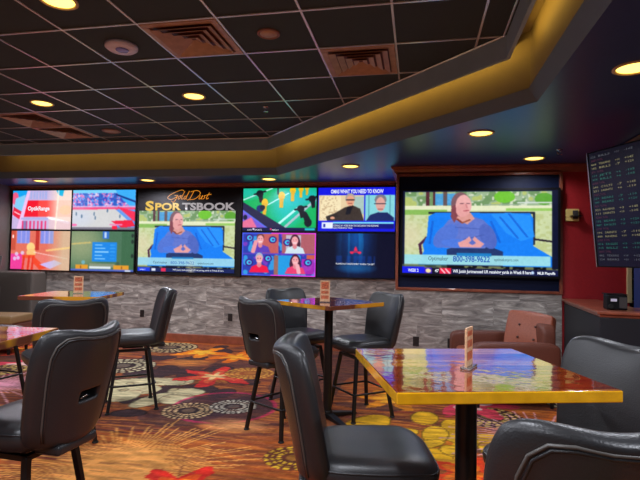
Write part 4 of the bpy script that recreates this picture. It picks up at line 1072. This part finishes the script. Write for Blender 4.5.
    # swivel and frame
    m_ = MB(); m_.box((-.09, -.09, .555), (.09, .09, .565)); m_.cyl((0, 0, .565), (0, 0, .589), .08, n=24); m_.build('swivel_plate', M['metal_black'], t)
    m_ = MB(); q = .135
    for a_, b_ in (((-q, -q), (q, -q)), ((q, -q), (q, q)), ((q, q), (-q, q)), ((-q, q), (-q, -q))):
        x0_, x1_ = min(a_[0], b_[0])-.013, max(a_[0], b_[0])+.013; y0_, y1_ = min(a_[1], b_[1])-.013, max(a_[1], b_[1])+.013
        m_.box((x0_, y0_, .53), (x1_, y1_, .556))
    m_.build('seat_frame', M['metal_black'], t, bevel=.003)
    for sx in (-1, 1):
        for sy in (-1, 1):
            l = MB().cyl((sx*.135, sy*.135, .545), (sx*.208, sy*.208, .012), .021, .019, n=4, phase=PI/4).build('leg', M['metal_black'], t, bevel=.003)
            MB().lathe([(.022, 0), (.024, .004), (.02, .014)], c=(sx*.208, sy*.208, .0), n=12).build('glide', M['rubber'], l)
    zr = .235; r = .18+.018; c_ = .05; pts = []
    for (cx_, cy_, a0) in ((r-c_, r-c_, 0), (-r+c_, r-c_, 90), (-r+c_, -r+c_, 180), (r-c_, -r+c_, 270)):
        for k in range(6): a = math.radians(a0+90*k/5); pts.append((cx_+c_*math.cos(a), cy_+c_*math.sin(a), zr))
    MB().tube(pts, .0095, 8, True).build('footrest', M['metal_black'], t, smooth=True)
    return t
S0 = None
G2 = 'black vinyl bar stools around the high tables'
def put_stool(cx, cy, fx, fy, label):
    global S0
    rz = math.atan2(fy, fx)-PI/2
    if S0 is None:
        S0 = stool(); S0.location = (cx, cy, 0); S0.rotation_euler = (0, 0, rz); S0['label'] = label; S0['group'] = G2
    else: dup_to(S0, (cx, cy, 0), rz, label, G2)
STOOLS = [(-1.08, 4.02, .52, .85, 'black bar stool at far table, back to camera, hand slot showing'),
          (-1.13, 4.86, .75, -.6, 'black bar stool on the far side of the far table, facing camera'),
          (-.50, 4.60, -.77, -.64, 'black bar stool right of far table, whole footrest and legs visible'),
          (-2.64, 4.30, -.8, -.6, 'black bar stool at left seen side-on against the stone wall'),
          (-2.66, 3.36, -.8, .6, 'black bar stool behind the front left one, square back to camera'),
          (-1.76, 2.02, -1, .06, 'big black bar stool at front left with light through its hand slot'),
          (-.17, 2.00, .97, .2, 'black bar stool left of near table, seat tucked under its edge'),
          (.55, 2.06, -.87, -.5, 'black bar stool right of near table, padded front facing left'),
          (.325, 1.43, -.26, .96, 'nearest black bar stool at bottom right, piped back panel to camera'),
          (-4.02, 4.12, .9, -.1, 'black bar stool left of back table, mostly hidden, leg showing')]
for a in STOOLS: put_stool(*a)

# ---------------------------------------------------------------- high tables
BA = math.radians(-14.5)     # the cross base is turned against the top
def table(side=.7):
    t = thing('high_table', (0, 0, 0), 0, 'x', 'table'); h = side/2
    m_ = MB(); m_.box((-h, -h, 1.0), (h, h, 1.036))
    top = m_.build('tabletop', [M['tabletop'], M['edge']], t, bevel=.004, segs=3)
    for p in top.data.polygons: p.material_index = 0 if p.normal.z > .5 else 1
    MB().cyl((0, 0, .02), (0, 0, .985), .038, n=32).build('pedestal', M['metal_black'], t, smooth=False)
    m_ = MB(); m_.box((-.22, -.03, .985), (.22, .03, .9995)); m_.box((-.03, -.22, .9851), (.03, .22, .9994)); m_.build('mounting_plate', M['metal_black'], t)
    m_ = MB()
    for k in range(4):
        R4 = Matrix.Rotation(k*PI/2+BA, 4, 'Z')
        vs = [R4 @ Vector(v) for v in ((.03, -.035, .012), (.03, .035, .012), (.30, .025, .004), (.30, -.025, .004), (.03, -.035, .055), (.03, .035, .055), (.30, .025, .02), (.30, -.025, .02))]
        m_.add(vs, [(0, 1, 2, 3), (4, 7, 6, 5), (0, 4, 5, 1), (1, 5, 6, 2), (2, 6, 7, 3), (3, 7, 4, 0)])
    m_.cyl((0, 0, .012), (0, 0, .07), .055, .045, n=24)
    m_.build('base', M['metal_black'], t, bevel=.003)
    for k in range(4):
        a = k*PI/2+BA; MB().cyl((.28*math.cos(a), .28*math.sin(a), 0), (.28*math.cos(a), .28*math.sin(a), .006), .018, n=12).build('glide', M['rubber'], t)
    return t
T0 = table()
G3 = 'square varnished wood high tables'
T0.location = (.18, 1.90, 0); T0.rotation_euler = (0, 0, math.radians(16.8))
T0['label'] = 'near high table with glossy orange wood top reflecting blue screens'; T0['group'] = G3
dup_to(T0, (-.775, 4.41, 0), math.radians(55), 'far high table in the middle, black pole and corner pointing at camera', G3)
dup_to(T0, (-3.24, 4.26, 0), math.radians(14), 'back left high table in front of the stone wall, behind two stools', G3)
tl = dup_to(T0, (-2.115, 1.88, 0), math.radians(8), 'left high table cut by the photo edge, only one corner showing', G3)
for ch in tl.children:
    if ch.name.startswith(('base', 'glide')): ch.rotation_euler = (0, 0, PI/4)

for o in list(bpy.data.objects):
    if o.name.startswith('tabletop') and o.parent and o.parent is not T0:
        o.material_slots[1].link = 'OBJECT'; o.material_slots[1].material = M['edge_mix']

def card(loc, rz, label, h=.17, w_=.085):
    t = thing('table_card', loc, rz, label, 'table card', 'upright menu cards on the tables')
    MB().box((-w_/2-.004, -.02, 0), (w_/2+.004, .02, .008)).build('holder_base', M['acrylic'], t, bevel=.003)
    b = MB().box((-w_/2, -.0035, .0081), (w_/2, .0035, h)).build('card', M['paper'], t, bevel=.001)
    m_ = MB()
    for s in (-1, 1):
        for z0_, z1_ in ((.03, .06), (.075, .1), (.115, h-.012)): m_.box((-w_/2+.01, min(s*.0035, s*.0042), z0_), (w_/2-.01, max(s*.0035, s*.0042), z1_))
    m_.build('printed_block', pmat('card_print', (190, 96, 60), .5, var=.5, bscale=90), b)
card((.185, 1.87, 1.0365), math.radians(70), 'thin upright menu card on near table, seen almost edge-on', .145)
card((-.79, 4.28, 1.0365), math.radians(8), 'upright menu card on far table, in line with black pole', .19)
card((-3.22, 4.28, 1.0365), math.radians(30), 'upright menu card on back left table behind the stool', .17)
